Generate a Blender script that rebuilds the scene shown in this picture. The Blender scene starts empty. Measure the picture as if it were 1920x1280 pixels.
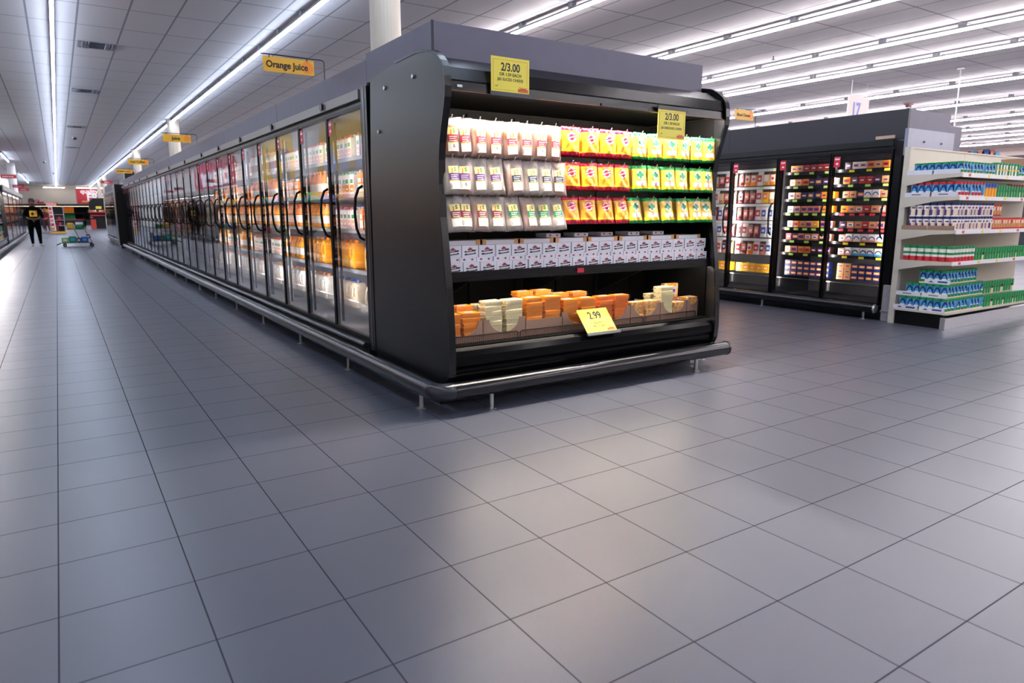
import bpy, bmesh, math, random
from mathutils import Vector, Matrix
random.seed(7)
S = bpy.context.scene
COL = S.collection
PI = math.pi

# ---------------------------------------------------------------- camera
CH = 1.28
YAW, PITCH, ROLL = -0.57982, 0.18667, -0.00083
cam_d = bpy.data.cameras.new('camera'); cam = bpy.data.objects.new('camera', cam_d); COL.objects.link(cam)
Rz = Matrix.Rotation(YAW, 3, 'Z')
fw = Rz @ Vector((0, math.cos(PITCH), -math.sin(PITCH))); rt = Rz @ Vector((1, 0, 0)); up = rt.cross(fw)
r2 = math.cos(ROLL)*rt + math.sin(ROLL)*up; u2 = -math.sin(ROLL)*rt + math.cos(ROLL)*up
M3 = Matrix((r2, u2, -fw)).transposed()
cam.matrix_world = Matrix.Translation((0, 0, CH)) @ M3.to_4x4()
cam_d.sensor_width = 36; cam_d.lens = 1280.53/1920*36; cam_d.clip_end = 300; cam_d.clip_start = .05
cam_d.dof.use_dof = True; cam_d.dof.focus_distance = 4.9; cam_d.dof.aperture_fstop = 3.2
S.camera = cam
# ---------------------------------------------------------------- world and exposure
w = bpy.data.worlds.new('world'); S.world = w; w.use_nodes = True
w.node_tree.nodes['Background'].inputs[0].default_value = (.55, .6, .8, 1)
w.node_tree.nodes['Background'].inputs[1].default_value = .1
S.view_settings.view_transform = 'Standard'; S.view_settings.look = 'None'
S.view_settings.exposure = 0.4; S.view_settings.gamma = 1
S.view_settings.use_curve_mapping = False
LAMP_L = (.68, .80, 1.0); LAMP_R = (1.0, .93, .97)      # light colour of the two halves of the store
LAMP_E = 33.0                                           # ceiling tubes
CASE_E = 410.0                                           # lamps inside the refrigerated cases

# ---------------------------------------------------------------- materials
def lin(h):
    v = [int(h[i:i+2], 16)/255 for i in (0, 2, 4)]
    return tuple([c/12.92 if c <= .04045 else ((c+.055)/1.055)**2.4 for c in v] + [1])
MATS = {}
def mat(name, hexc, rough=.5, metal=0., spec=.5, noise=0., nscale=40., bump=0., coat=0., emit=None, es=0.):
    if name in MATS: return MATS[name]
    m = bpy.data.materials.new(name); m.use_nodes = True; nt = m.node_tree; b = nt.nodes['Principled BSDF']
    c = lin(hexc) if isinstance(hexc, str) else (*hexc, 1)
    b.inputs['Base Color'].default_value = c; b.inputs['Roughness'].default_value = rough
    b.inputs['Metallic'].default_value = metal; b.inputs['Specular IOR Level'].default_value = spec
    if coat: b.inputs['Coat Weight'].default_value = coat; b.inputs['Coat Roughness'].default_value = .12
    if noise or bump:
        tc = nt.nodes.new('ShaderNodeTexCoord'); n = nt.nodes.new('ShaderNodeTexNoise'); n.inputs['Scale'].default_value = nscale
        n.inputs['Detail'].default_value = 3
        nt.links.new(tc.outputs['Object'], n.inputs['Vector'])
        if noise:
            mx = nt.nodes.new('ShaderNodeMix'); mx.data_type = 'RGBA'
            mx.inputs[6].default_value = tuple(x*(1-noise) for x in c[:3])+(1,); mx.inputs[7].default_value = tuple(min(1, x*(1+noise)) for x in c[:3])+(1,)
            nt.links.new(n.outputs['Fac'], mx.inputs[0]); nt.links.new(mx.outputs[2], b.inputs['Base Color'])
        if bump:
            bp = nt.nodes.new('ShaderNodeBump'); bp.inputs['Strength'].default_value = bump; bp.inputs['Distance'].default_value = .01
            nt.links.new(n.outputs['Fac'], bp.inputs['Height']); nt.links.new(bp.outputs[0], b.inputs['Normal'])
    if emit:
        b.inputs['Emission Color'].default_value = lin(emit) if isinstance(emit, str) else (*emit, 1)
        b.inputs['Emission Strength'].default_value = es
    MATS[name] = m; return m
def glow(name, col, e):
    m = bpy.data.materials.new(name); m.use_nodes = True; nt = m.node_tree; nt.nodes.clear()
    o = nt.nodes.new('ShaderNodeOutputMaterial'); em = nt.nodes.new('ShaderNodeEmission')
    em.inputs[0].default_value = (*col, 1); em.inputs[1].default_value = e; nt.links.new(em.outputs[0], o.inputs[0]); MATS[name] = m; return m
def mathn(nt, op, a, b=None, c=None):
    n = nt.nodes.new('ShaderNodeMath'); n.operation = op
    for i, v in enumerate((a, b, c)):
        if v is None: continue
        if isinstance(v, (int, float)): n.inputs[i].default_value = v
        else: nt.links.new(v, n.inputs[i])
    return n.outputs[0]
def gridmask(nt, x, y, sx, sy, ox, oy, w_):
    """1 on the joints of a rectangular grid"""
    res = None
    for v, s, o in ((x, sx, ox), (y, sy, oy)):
        f = mathn(nt, 'FRACT', mathn(nt, 'DIVIDE', mathn(nt, 'SUBTRACT', v, o), s))
        d = mathn(nt, 'MINIMUM', f, mathn(nt, 'SUBTRACT', 1.0, f))
        m = mathn(nt, 'LESS_THAN', mathn(nt, 'MULTIPLY', d, s), w_/2)
        res = m if res is None else mathn(nt, 'MAXIMUM', res, m)
    return res
def floor_mat():
    m = bpy.data.materials.new('floor_tiles'); m.use_nodes = True; nt = m.node_tree; b = nt.nodes['Principled BSDF']
    g = nt.nodes.new('ShaderNodeNewGeometry'); sp = nt.nodes.new('ShaderNodeSeparateXYZ'); nt.links.new(g.outputs['Position'], sp.inputs[0])
    T = .4032; X, Y = sp.outputs[0], sp.outputs[1]
    mask = gridmask(nt, X, Y, T, T, -.1279, 2.8727, .005)
    # every tile has its own slight tone
    tx = mathn(nt, 'FLOOR', mathn(nt, 'DIVIDE', mathn(nt, 'ADD', X, .1279), T)); ty = mathn(nt, 'FLOOR', mathn(nt, 'DIVIDE', mathn(nt, 'SUBTRACT', Y, 2.8727), T))
    cb = nt.nodes.new('ShaderNodeCombineXYZ'); nt.links.new(tx, cb.inputs[0]); nt.links.new(ty, cb.inputs[1])
    wn = nt.nodes.new('ShaderNodeTexWhiteNoise'); wn.noise_dimensions = '2D'; nt.links.new(cb.outputs[0], wn.inputs['Vector'])
    n1 = nt.nodes.new('ShaderNodeTexNoise'); n1.inputs['Scale'].default_value = 420; n1.inputs['Detail'].default_value = 2; nt.links.new(g.outputs['Position'], n1.inputs['Vector'])
    n2 = nt.nodes.new('ShaderNodeTexNoise'); n2.inputs['Scale'].default_value = 2.2; n2.inputs['Detail'].default_value = 4; nt.links.new(g.outputs['Position'], n2.inputs['Vector'])
    v = mathn(nt, 'ADD', mathn(nt, 'MULTIPLY', wn.outputs['Value'], .10), mathn(nt, 'ADD', mathn(nt, 'MULTIPLY', n1.outputs['Fac'], .35), mathn(nt, 'MULTIPLY', n2.outputs['Fac'], .18)))
    v = mathn(nt, 'ADD', v, .68)
    mx = nt.nodes.new('ShaderNodeMix'); mx.data_type = 'RGBA'; mx.inputs[6].default_value = FLOOR_C; mx.inputs[7].default_value = GROUT_C
    nt.links.new(mask, mx.inputs[0])
    hs = nt.nodes.new('ShaderNodeHueSaturation'); nt.links.new(v, hs.inputs['Value']); nt.links.new(mx.outputs[2], hs.inputs['Color']); nt.links.new(hs.outputs[0], b.inputs['Base Color'])
    rr = mathn(nt, 'ADD', mathn(nt, 'MULTIPLY', n2.outputs['Fac'], .08), FLOOR_R)
    nt.links.new(mathn(nt, 'MAXIMUM', rr, mathn(nt, 'MULTIPLY', mask, .95)), b.inputs['Roughness'])
    nt.links.new(mathn(nt, 'MULTIPLY', mathn(nt, 'SUBTRACT', 1.0, mask), FLOOR_S), b.inputs['Specular IOR Level'])
    bp = nt.nodes.new('ShaderNodeBump'); bp.inputs['Strength'].default_value = .18; bp.inputs['Distance'].default_value = .001
    nt.links.new(mathn(nt, 'SUBTRACT', n1.outputs['Fac'], mathn(nt, 'MULTIPLY', mask, 3.0)), bp.inputs['Height']); nt.links.new(bp.outputs[0], b.inputs['Normal'])
    return m
FLOOR_C = (.080, .088, .118, 1); GROUT_C = (.05, .05, .06, 1); FLOOR_R = .31; FLOOR_S = .85
def ceil_mat():
    m = bpy.data.materials.new('ceiling_tiles'); m.use_nodes = True; nt = m.node_tree; b = nt.nodes['Principled BSDF']
    g = nt.nodes.new('ShaderNodeNewGeometry'); sp = nt.nodes.new('ShaderNodeSeparateXYZ'); nt.links.new(g.outputs['Position'], sp.inputs[0])
    mask = gridmask(nt, sp.outputs[0], sp.outputs[1], .6135, 1.235, .537, 11.66, .026)
    n1 = nt.nodes.new('ShaderNodeTexNoise'); n1.inputs['Scale'].default_value = 90; n1.inputs['Detail'].default_value = 3; nt.links.new(g.outputs['Position'], n1.inputs['Vector'])
    mx = nt.nodes.new('ShaderNodeMix'); mx.data_type = 'RGBA'; mx.inputs[6].default_value = (.62, .585, .60, 1); mx.inputs[7].default_value = (.24, .24, .28, 1)
    nt.links.new(mask, mx.inputs[0])
    hs = nt.nodes.new('ShaderNodeHueSaturation'); nt.links.new(mathn(nt, 'ADD', mathn(nt, 'MULTIPLY', n1.outputs['Fac'], .2), .9), hs.inputs['Value'])
    nt.links.new(mx.outputs[2], hs.inputs['Color']); nt.links.new(hs.outputs[0], b.inputs['Base Color'])
    b.inputs['Roughness'].default_value = .8
    bp = nt.nodes.new('ShaderNodeBump'); bp.inputs['Strength'].default_value = .5; bp.inputs['Distance'].default_value = .006
    nt.links.new(mathn(nt, 'ADD', mask, mathn(nt, 'MULTIPLY', n1.outputs['Fac'], .15)), bp.inputs['Height']); nt.links.new(bp.outputs[0], b.inputs['Normal'])
    return m
def glass_mat(name, ior, wav, tint=(1, 1, 1)):
    m = bpy.data.materials.new(name); m.use_nodes = True; nt = m.node_tree; nt.nodes.clear()
    o = nt.nodes.new('ShaderNodeOutputMaterial'); mix = nt.nodes.new('ShaderNodeMixShader'); gl = nt.nodes.new('ShaderNodeBsdfGlossy'); tr = nt.nodes.new('ShaderNodeBsdfTransparent')
    gl.inputs['Roughness'].default_value = .02; gl.inputs['Color'].default_value = (.95, .96, 1, 1); tr.inputs['Color'].default_value = (*tint, 1)
    fr = nt.nodes.new('ShaderNodeFresnel'); fr.inputs['IOR'].default_value = ior
    nt.links.new(fr.outputs[0], mix.inputs[0]); nt.links.new(tr.outputs[0], mix.inputs[1]); nt.links.new(gl.outputs[0], mix.inputs[2]); nt.links.new(mix.outputs[0], o.inputs[0])
    if wav:
        tc = nt.nodes.new('ShaderNodeNewGeometry'); mp = nt.nodes.new('ShaderNodeMapping'); mp.inputs['Scale'].default_value = (1, .8, 1.2)
        n = nt.nodes.new('ShaderNodeTexNoise'); n.inputs['Scale'].default_value = 2.6; n.inputs['Detail'].default_value = 1
        nt.links.new(tc.outputs['Position'], mp.inputs[0]); nt.links.new(mp.outputs[0], n.inputs['Vector'])
        bp = nt.nodes.new('ShaderNodeBump'); bp.inputs['Strength'].default_value = wav; bp.inputs['Distance'].default_value = .02
        nt.links.new(n.outputs['Fac'], bp.inputs['Height']); nt.links.new(bp.outputs[0], gl.inputs['Normal'])
    MATS[name] = m; return m
def film_mat(name, a=.35):
    """clear crinkled plastic film"""
    m = bpy.data.materials.new(name); m.use_nodes = True; nt = m.node_tree; nt.nodes.clear()
    o = nt.nodes.new('ShaderNodeOutputMaterial'); m1 = nt.nodes.new('ShaderNodeMixShader'); m2 = nt.nodes.new('ShaderNodeMixShader')
    gl = nt.nodes.new('ShaderNodeBsdfGlossy'); gl.inputs['Roughness'].default_value = .16; d1 = nt.nodes.new('ShaderNodeBsdfDiffuse'); d1.inputs[0].default_value = (.96, .89, .86, 1); t1 = nt.nodes.new('ShaderNodeBsdfTranslucent'); t1.inputs[0].default_value = (.96, .88, .84, 1); df = nt.nodes.new('ShaderNodeMixShader'); df.inputs[0].default_value = .5; nt.links.new(d1.outputs[0], df.inputs[1]); nt.links.new(t1.outputs[0], df.inputs[2])
    tr = nt.nodes.new('ShaderNodeBsdfTransparent')
    tc = nt.nodes.new('ShaderNodeTexCoord'); n = nt.nodes.new('ShaderNodeTexNoise'); n.inputs['Scale'].default_value = 34; n.inputs['Detail'].default_value = 3; n.inputs['Distortion'].default_value = 1.2
    nt.links.new(tc.outputs['Object'], n.inputs['Vector']); bp = nt.nodes.new('ShaderNodeBump'); bp.inputs['Strength'].default_value = .55; bp.inputs['Distance'].default_value = .012
    nt.links.new(n.outputs['Fac'], bp.inputs['Height']); nt.links.new(bp.outputs[0], gl.inputs['Normal'])
    fr = nt.nodes.new('ShaderNodeFresnel'); fr.inputs['IOR'].default_value = 1.18; nt.links.new(bp.outputs[0], fr.inputs['Normal'])
    m1.inputs[0].default_value = a; nt.links.new(tr.outputs[0], m1.inputs[1]); nt.links.new(df.outputs[0], m1.inputs[2])
    nt.links.new(bp.outputs[0], d1.inputs['Normal']); nt.links.new(fr.outputs[0], m2.inputs[0]); nt.links.new(m1.outputs[0], m2.inputs[1]); nt.links.new(gl.outputs[0], m2.inputs[2]); nt.links.new(m2.outputs[0], o.inputs[0])
    MATS[name] = m; return m
def diamond_mat():
    m = bpy.data.materials.new('tread_plate'); m.use_nodes = True; nt = m.node_tree; b = nt.nodes['Principled BSDF']
    b.inputs['Base Color'].default_value = (.62, .62, .65, 1); b.inputs['Metallic'].default_value = .85; b.inputs['Roughness'].default_value = .33
    tc = nt.nodes.new('ShaderNodeTexCoord'); sp = nt.nodes.new('ShaderNodeSeparateXYZ'); nt.links.new(tc.outputs['Object'], sp.inputs[0])
    h = mathn(nt, 'ADD', sp.outputs[0], sp.outputs[1])
    a = mathn(nt, 'SINE', mathn(nt, 'MULTIPLY', mathn(nt, 'ADD', h, sp.outputs[2]), 260)); c = mathn(nt, 'SINE', mathn(nt, 'MULTIPLY', mathn(nt, 'SUBTRACT', h, sp.outputs[2]), 260))
    v = mathn(nt, 'GREATER_THAN', mathn(nt, 'MAXIMUM', mathn(nt, 'MULTIPLY', a, .8), mathn(nt, 'MULTIPLY', c, .8)), .5)
    mx = nt.nodes.new('ShaderNodeMix'); mx.data_type = 'RGBA'; mx.inputs[6].default_value = (.42, .42, .45, 1); mx.inputs[7].default_value = (.85, .85, .88, 1); nt.links.new(v, mx.inputs[0]); nt.links.new(mx.outputs[2], b.inputs['Base Color'])
    bp = nt.nodes.new('ShaderNodeBump'); bp.inputs['Strength'].default_value = 1; bp.inputs['Distance'].default_value = .004
    nt.links.new(v, bp.inputs['Height']); nt.links.new(bp.outputs[0], b.inputs['Normal']); MATS['tread'] = m; return m

GRAYP = mat('fascia_grey', '6b6978', .55, noise=.06, nscale=9, spec=.35)
PANEL = mat('end_panel_charcoal', '101013', .3, spec=.55, noise=.12, nscale=500, bump=.08)
BLACK = mat('black_enamel', '060709', .3, spec=.4, noise=.1, nscale=30)
BLKG = mat('glossy_black_canopy', '06080b', .2, spec=.5, noise=.1, nscale=400, bump=.08)
LIPM = mat('black_lip_vinyl', '050608', .16, spec=.12, noise=.1, nscale=30)
BLKM = mat('matt_black_liner', '030303', .8, spec=.1, noise=.2, nscale=20)
RUB = mat('dark_bumper_vinyl', '0c0f15', .17, spec=.5, noise=.08, nscale=20)
RUBG = mat('grey_bumper_vinyl', '2a2c33', .22, spec=.55, noise=.08, nscale=20)
STEEL = mat('brushed_steel', 'b9b9b9', .28, metal=.9, noise=.08, nscale=60)
ALU = mat('scuffed_aluminium', 'a3a1a6', .5, metal=.5, noise=.18, nscale=25)
FRAME = mat('door_frame_black', '08080a', .4, spec=.2, noise=.1, nscale=30)
HEAD = mat('header_trim_beige', '8f8a86', .45, metal=.3, noise=.06, nscale=20)
LINER = mat('cooler_liner_grey', '8d9096', .5, noise=.05, nscale=12)
LINERD = mat('cooler_liner_dark', '2b2c30', .5, noise=.05, nscale=12)
WHITE = mat('white_plastic', 'e9e7ea', .4, noise=.03, nscale=30)
CREAM = mat('cream_paint', 'cfc5b4', .6, noise=.04, nscale=5)
WALLP = mat('wall_paint_cream', 'b3a99d', .7, noise=.03, nscale=3)
YEL = mat('sign_yellow', 'f2e04a', .4, noise=.02, nscale=20)
YELO = mat('sign_amber', 'e8b02c', .45, noise=.02, nscale=20)
ORNG = mat('print_orange', 'ee8f1e', .45, noise=.03, nscale=20)
ORED = mat('print_orange_red', 'e0561c', .45, noise=.03, nscale=20)
INK = mat('ink_black', '14141c', .5, noise=.02, nscale=20)
RED = mat('print_red', 'c5203a', .4, noise=.03, nscale=20)
KRAFT = mat('kraft_card', '9a7a66', .75, noise=.08, nscale=60)
GLASS = glass_mat('cooler_glass_wavy', 2.5, .10, (.97, .98, 1)); GLASS3 = glass_mat('cooler_glass_mirror', 5.0, .07); GLASS2 = glass_mat('cooler_glass_clear', 1.6, .05)
FILM = film_mat('clear_film', .28); FILM3 = film_mat('glare_white_film', .52); FILM2 = film_mat('tight_wrap_film', .05)  # second film is whitened to imitate bright light on the lower pack rows
TREAD = diamond_mat()

# ---------------------------------------------------------------- mesh builder
class MB:
    def __init__(s): s.v = []; s.f = []; s.m = []; s.mats = []; s.sm = []
    def mi(s, m):
        if m not in s.mats: s.mats.append(m)
        return s.mats.index(m)
    def add(s, vs, fs, m, smooth=False):
        o = len(s.v); s.v += [tuple(v) for v in vs]; k = s.mi(m)
        for f in fs: s.f.append([i+o for i in f]); s.m.append(k); s.sm.append(smooth)
        return s
    def box(s, x0, x1, y0, y1, z0, z1, m):
        return s.add([(x0,y0,z0),(x1,y0,z0),(x1,y1,z0),(x0,y1,z0),(x0,y0,z1),(x1,y0,z1),(x1,y1,z1),(x0,y1,z1)],
                     [(0,3,2,1),(4,5,6,7),(0,1,5,4),(1,2,6,5),(2,3,7,6),(3,0,4,7)], m)
    def prism(s, pts, a, b, m, axis='x', smooth=False, caps=True):
        """closed 2D outline extruded a..b; axis x: pts are (y,z); y: (x,z); z: (x,y)"""
        n = len(pts)
        def P(p, t): return (t, p[0], p[1]) if axis == 'x' else (p[0], t, p[1]) if axis == 'y' else (p[0], p[1], t)
        vs = [P(p, a) for p in pts]+[P(p, b) for p in pts]
        s.add(vs, [(i, (i+1) % n, (i+1) % n+n, i+n) for i in range(n)], m, smooth)
        if caps: s.add(vs, [tuple(range(n))[::-1], tuple(range(n, 2*n))], m)
        return s
    def tube(s, pts, r, m, n=10, caps=True):
        pts = [Vector(p) for p in pts]; rings = []; ref = None
        for i, p in enumerate(pts):
            t = (pts[min(i+1, len(pts)-1)]-pts[max(i-1, 0)]).normalized()
            if ref is None: ref = Vector((0, 0, 1)) if abs(t.z) < .9 else Vector((1, 0, 0))
            a = t.cross(ref).normalized(); b = a.cross(t).normalized(); ref = b
            rr = r[i] if isinstance(r, (list, tuple)) else r
            rings.append([p+rr*(math.cos(2*PI*k/n)*a+math.sin(2*PI*k/n)*b) for k in range(n)])
        vs = [v for rg in rings for v in rg]; fs = []
        for i in range(len(pts)-1):
            for k in range(n): fs.append((i*n+k, i*n+(k+1) % n, (i+1)*n+(k+1) % n, (i+1)*n+k))
        s.add(vs, fs, m, True)
        if caps: s.add(rings[0], [tuple(range(n))[::-1]], m); s.add(rings[-1], [tuple(range(n))], m)
        return s
    def lathe(s, prof, m, n=16, c=(0, 0, 0), matf=None):
        """prof: (r,z) list; matf(k,i) picks a material for ring face"""
        rg = [[(c[0]+r*math.cos(2*PI*k/n), c[1]+r*math.sin(2*PI*k/n), c[2]+z) for k in range(n)] for r, z in prof]
        for i in range(len(prof)-1):
            for k in range(n):
                s.add([rg[i][k], rg[i][(k+1) % n], rg[i+1][(k+1) % n], rg[i+1][k]], [(0, 1, 2, 3)], matf(k/n, (prof[i][1]+prof[i+1][1])/2) if matf else m, True)
        s.add(rg[0], [tuple(range(n))[::-1]], m); s.add(rg[-1], [tuple(range(n))], matf(0, prof[-1][1]) if matf else m)
        return s
    def quadz(s, x0, x1, z0, z1, y, m, t=.0006):
        """thin printed patch on a face that looks towards -Y"""
        return s.box(x0, x1, y-t, y, z0, z1, m)
    def text(s, st, size, m, M, align='CENTER', bold=.0, ext=.0005, sx=1.0):
        cu = bpy.data.curves.new('t', 'FONT'); cu.body = st; cu.size = size; cu.align_x = align; cu.offset = bold*size; cu.extrude = ext; cu.resolution_u = 3
        ob = bpy.data.objects.new('t', cu); me = bpy.data.meshes.new_from_object(ob)
        MM = M @ Matrix.Diagonal((sx, 1, 1, 1))
        s.add([MM @ v.co for v in me.vertices], [tuple(p.vertices) for p in me.polygons], m)
        bpy.data.objects.remove(ob); bpy.data.curves.remove(cu); bpy.data.meshes.remove(me); return s
    def grid(s, nu, nv, fn, matf, smooth=True):
        o = len(s.v)
        for j in range(nv+1):
            for i in range(nu+1): s.v.append(tuple(fn(i/nu, j/nv)))
        for j in range(nv):
            for i in range(nu):
                mm = matf((i+.5)/nu, (j+.5)/nv)
                if mm is None: continue
                a = o+j*(nu+1)+i; s.f.append([a, a+1, a+nu+2, a+nu+1]); s.m.append(s.mi(mm)); s.sm.append(smooth)
        return s
    def mesh(s, name, weld=False):
        me = bpy.data.meshes.new(name); me.from_pydata(s.v, [], s.f)
        for m in s.mats: me.materials.append(m)
        me.polygons.foreach_set('material_index', s.m); me.polygons.foreach_set('use_smooth', s.sm)
        if weld:
            bm = bmesh.new(); bm.from_mesh(me); bmesh.ops.remove_doubles(bm, verts=bm.verts, dist=1e-5); bm.to_mesh(me); bm.free()
        me.update(); return me
def bevel(me, w_, seg=2, ang=30):
    bm = bmesh.new(); bm.from_mesh(me); bmesh.ops.remove_doubles(bm, verts=bm.verts, dist=1e-5)
    es = [e for e in bm.edges if len(e.link_faces) == 2 and e.calc_face_angle(0) > math.radians(ang)]
    bmesh.ops.bevel(bm, geom=es, offset=w_, segments=seg, profile=.5, affect='EDGES', clamp_overlap=True); bm.to_mesh(me); bm.free(); return me
FY = Matrix(((1,0,0,0),(0,0,-1,0),(0,1,0,0),(0,0,0,1)))     # text that faces -Y
FXN = Matrix(((0,0,-1,0),(-1,0,0,0),(0,1,0,0),(0,0,0,1)))   # text that faces -X
def T(x, y, z): return Matrix.Translation((x, y, z))

# ---------------------------------------------------------------- objects
def tag(o, label=None, cat=None, group=None, kind=None):
    if label: o['label'] = label
    if cat: o['category'] = cat
    if group: o['group'] = group
    if kind: o['kind'] = kind
    return o
def ob(name, me, parent=None, M=None):
    if isinstance(me, MB): me = me.mesh(name)
    o = bpy.data.objects.new(name, me); COL.objects.link(o)
    if parent is not None: o.parent = parent
    if M is not None: o.matrix_basis = M
    return o
def empty(name, loc=(0, 0, 0), rz=0, label=None, cat=None, group=None):
    o = bpy.data.objects.new(name, None); COL.objects.link(o); o.location = loc; o.rotation_euler = (0, 0, rz); o.empty_display_size = .1
    return tag(o, label, cat, group)
def put(kind, parts, M, label, cat, group=None):
    """one thing from a kit: parts = [(name, mesh)] or nested [(name, mesh, [(sub, mesh)])]; a kit of one is a plain mesh object"""
    if len(parts) == 1 and len(parts[0]) == 2: r = ob(kind, parts[0][1]); r.matrix_basis = M; return tag(r, label, cat, group)
    r = empty(kind); r.matrix_basis = M; tag(r, label, cat, group)
    for p in parts:
        c = ob(p[0], p[1], r)
        if len(p) > 2:
            for q in p[2]: ob(q[0], q[1], c)
    return r
ORD = ['first','second','third','fourth','fifth','sixth','seventh','eighth','ninth','tenth','eleventh','twelfth','thirteenth','fourteenth','fifteenth','sixteenth','seventeenth','eighteenth','nineteenth','twentieth',
       'twenty-first','twenty-second','twenty-third','twenty-fourth','twenty-fifth','twenty-sixth','twenty-seventh','twenty-eighth','twenty-ninth','thirtieth']
def nth(i, n=None):
    if n is not None and i == 0: return 'leftmost'
    if n is not None and i == n-1: return 'rightmost'
    return ORD[i]

# ================================================================ the building
CZ = 4.1; XL, XR, YB, YF = -3.2, 36.0, 88.0, -9.0
tag(ob('floor', MB().box(XL, XR, YF, YB, -.05, 0, floor_mat())), kind='structure')
tag(ob('ceiling', MB().box(XL, XR, YF, YB, CZ, CZ+.05, ceil_mat())), kind='structure')
NAVY = mat('wall_band_navy', '1f2430', .6, noise=.1, nscale=3)
tag(ob('wall_back', MB().box(XL, XR, YB, YB+.1, 2.2, CZ, WALLP).box(XL, XR, YB, YB+.1, 0, 2.2, NAVY)), kind='structure')
tag(ob('wall_left', MB().box(XL-.1, XL, YF, YB, 0, CZ, mat('wall_paint_white', 'dfdcd6', .6, noise=.03, nscale=3))), kind='structure')
tag(ob('wall_front', MB().box(XL, XR, YF-.1, YF, 0, CZ, WALLP)), kind='structure')
tag(ob('wall_right', MB().box(XR, XR+.1, YF, YB, 0, CZ, mat('wall_paint_pink', 'd2bfba', .7, noise=.03, nscale=3))), kind='structure')

# ---- ceiling light rows: continuous tubes along the aisles
TL = glow('tube_light_cool', LAMP_L, LAMP_E); TR = glow('tube_light_warm', LAMP_R, LAMP_E*1.35)
HOUS = mat('lamp_housing_grey', '7d8088', .4, noise=.02)
COLS = [(3.29, 7.6), (3.29, 24.2), (3.29, 36.2), (3.29, 62.2), (3.29, 70.4)]
def light_row(x, segs, tm, label, z=3.985, grp='rows of ceiling tube lights'):
    r = empty('ceiling_light_row', (x, segs[0][0], CZ), 0, label, 'ceiling light', grp)
    for a, b in segs:
        h = MB(); d = MB(); y = a
        while y < b-.01:
            e = min(y+2.44, b)
            h.box(-.025, .025, y-segs[0][0], e-segs[0][0], z-CZ+.025, z-CZ+.05, HOUS)
            for q in (y+.04, y+1.26):
                if q < e: h.box(-.035, .035, q-segs[0][0], q-segs[0][0]+.09, z-CZ+.05, -.001, HOUS)
            n = 8; pr = [(.023*math.cos(PI+PI*k/n), .026*math.sin(PI+PI*k/n)+z-CZ+.012) for k in range(n+1)]+[(.02, z-CZ+.025), (-.02, z-CZ+.025)]
            d.prism(pr, y-segs[0][0]+.004, e-segs[0][0]-.004, tm, 'y'); y += 2.44
        ob('housing', h, r); ob('diffuser', d, r)
    return r
light_row(.225, [(-8, 86.5)], TL, 'long white tube light row over the left aisle, running to the back wall')
ys = [-8]+[v for c in COLS for v in (c[1]-.2, c[1]+.2)]+[86.5]
light_row(3.21, [(ys[i], ys[i+1]) for i in range(0, len(ys), 2)], TL, 'white tube light row above the glass-door coolers, broken by the round columns')
for a, b in ((12, 18), (24, 32), (40.5, 46.8), (62, 78)):
    light_row(-1.9, [(a, b)], TL, 'short tube light row at the left edge, '+{12:'nearest one', 24:'second from the front', 40.5:'upper one seen beside the long row', 62:'farthest one near the back wall'}[a], grp='short tube light rows at the left')
for i, x in enumerate((6.3, 9.54, 11.97, 13.78, 17.1, 20.1, 23.4, 26.4, 29.4, 32.6)):
    light_row(x*.983, [(-8, 86 if x < 13 else 60)], TR, 'bright tube light row over the right side of the store, %s from the left' % ORD[i])
for x0, x1, n in ((-.9, .95, 'left'), (1.99, 5.1, 'right')):
    TW = MATS.get('wash') or glow('wash', (1, .95, .9), 9.0)
    r = empty('wall_wash_light', (x0, 87, 3.9), 0, 'short tube light across the back wall, the %s one' % ('left' if n == 'left' else 'right, above the red sign'), 'ceiling light', 'tube lights at the back wall')
    ob('diffuser', MB().box(0, x1-x0, -.06, .06, -.07, 0, TW), r)
    for q in (.3, x1-x0-.34): ob('bracket', MB().box(q, q+.04, -.01, .01, 0, .2, HOUS), r)
# ---- columns
for i, (x, y) in enumerate(COLS):
    m = MB(); m.lathe([(.17, 0), (.17, CZ)], CREAM, 28)
    c = empty('support_column', (x, y, 0), 0, 'round cream column rising behind the coolers, '+['nearest, beside the end case', 'second, behind the Juice sign', 'third, behind the Iced Coffee sign', 'fourth along the aisle', 'farthest along the aisle'][i], 'column', 'round columns in the cooler row')
    ob('shaft', m, c); ob('collar', MB().lathe([(.2, CZ-.03), (.2, CZ)], CREAM, 28), c)
# ---- ceiling vents, cameras, sprinkler
VW = mat('vent_metal', '9a9da6', .5, metal=.2, noise=.05); VD = mat('vent_dark', '4b5663', .6, noise=.05)
for i, y in enumerate((14.3, 19.6, 27.8, 36.5)):
    v = empty('ceiling_vent', (.87, y, CZ), 0, 'square white air vent in the left ceiling, %s from the front' % ORD[i], 'air vent', 'air vents in the left ceiling')
    ob('frame', MB().box(-.29, .29, -.29, -.25, -.012, -.001, VW).box(-.29, .29, .25, .29, -.012, -.001, VW).box(-.29, -.25, -.25, .25, -.012, -.001, VW).box(.25, .29, -.25, .25, -.012, -.001, VW), v)
    lv = MB()
    for s in (-1, 1):
        for k in range(3): x = s*(.12+.045*k); lv.box(min(x, x+s*.012), max(x, x+s*.012), -.25, .25, -.03, -.001, VW)
    ob('louver', lv, v); ob('duct_opening', MB().box(-.12, .12, -.25, .25, -.006, -.001, VD), v)
DOME = mat('camera_dome', '22242a', .1, spec=.8, noise=.05)
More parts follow.
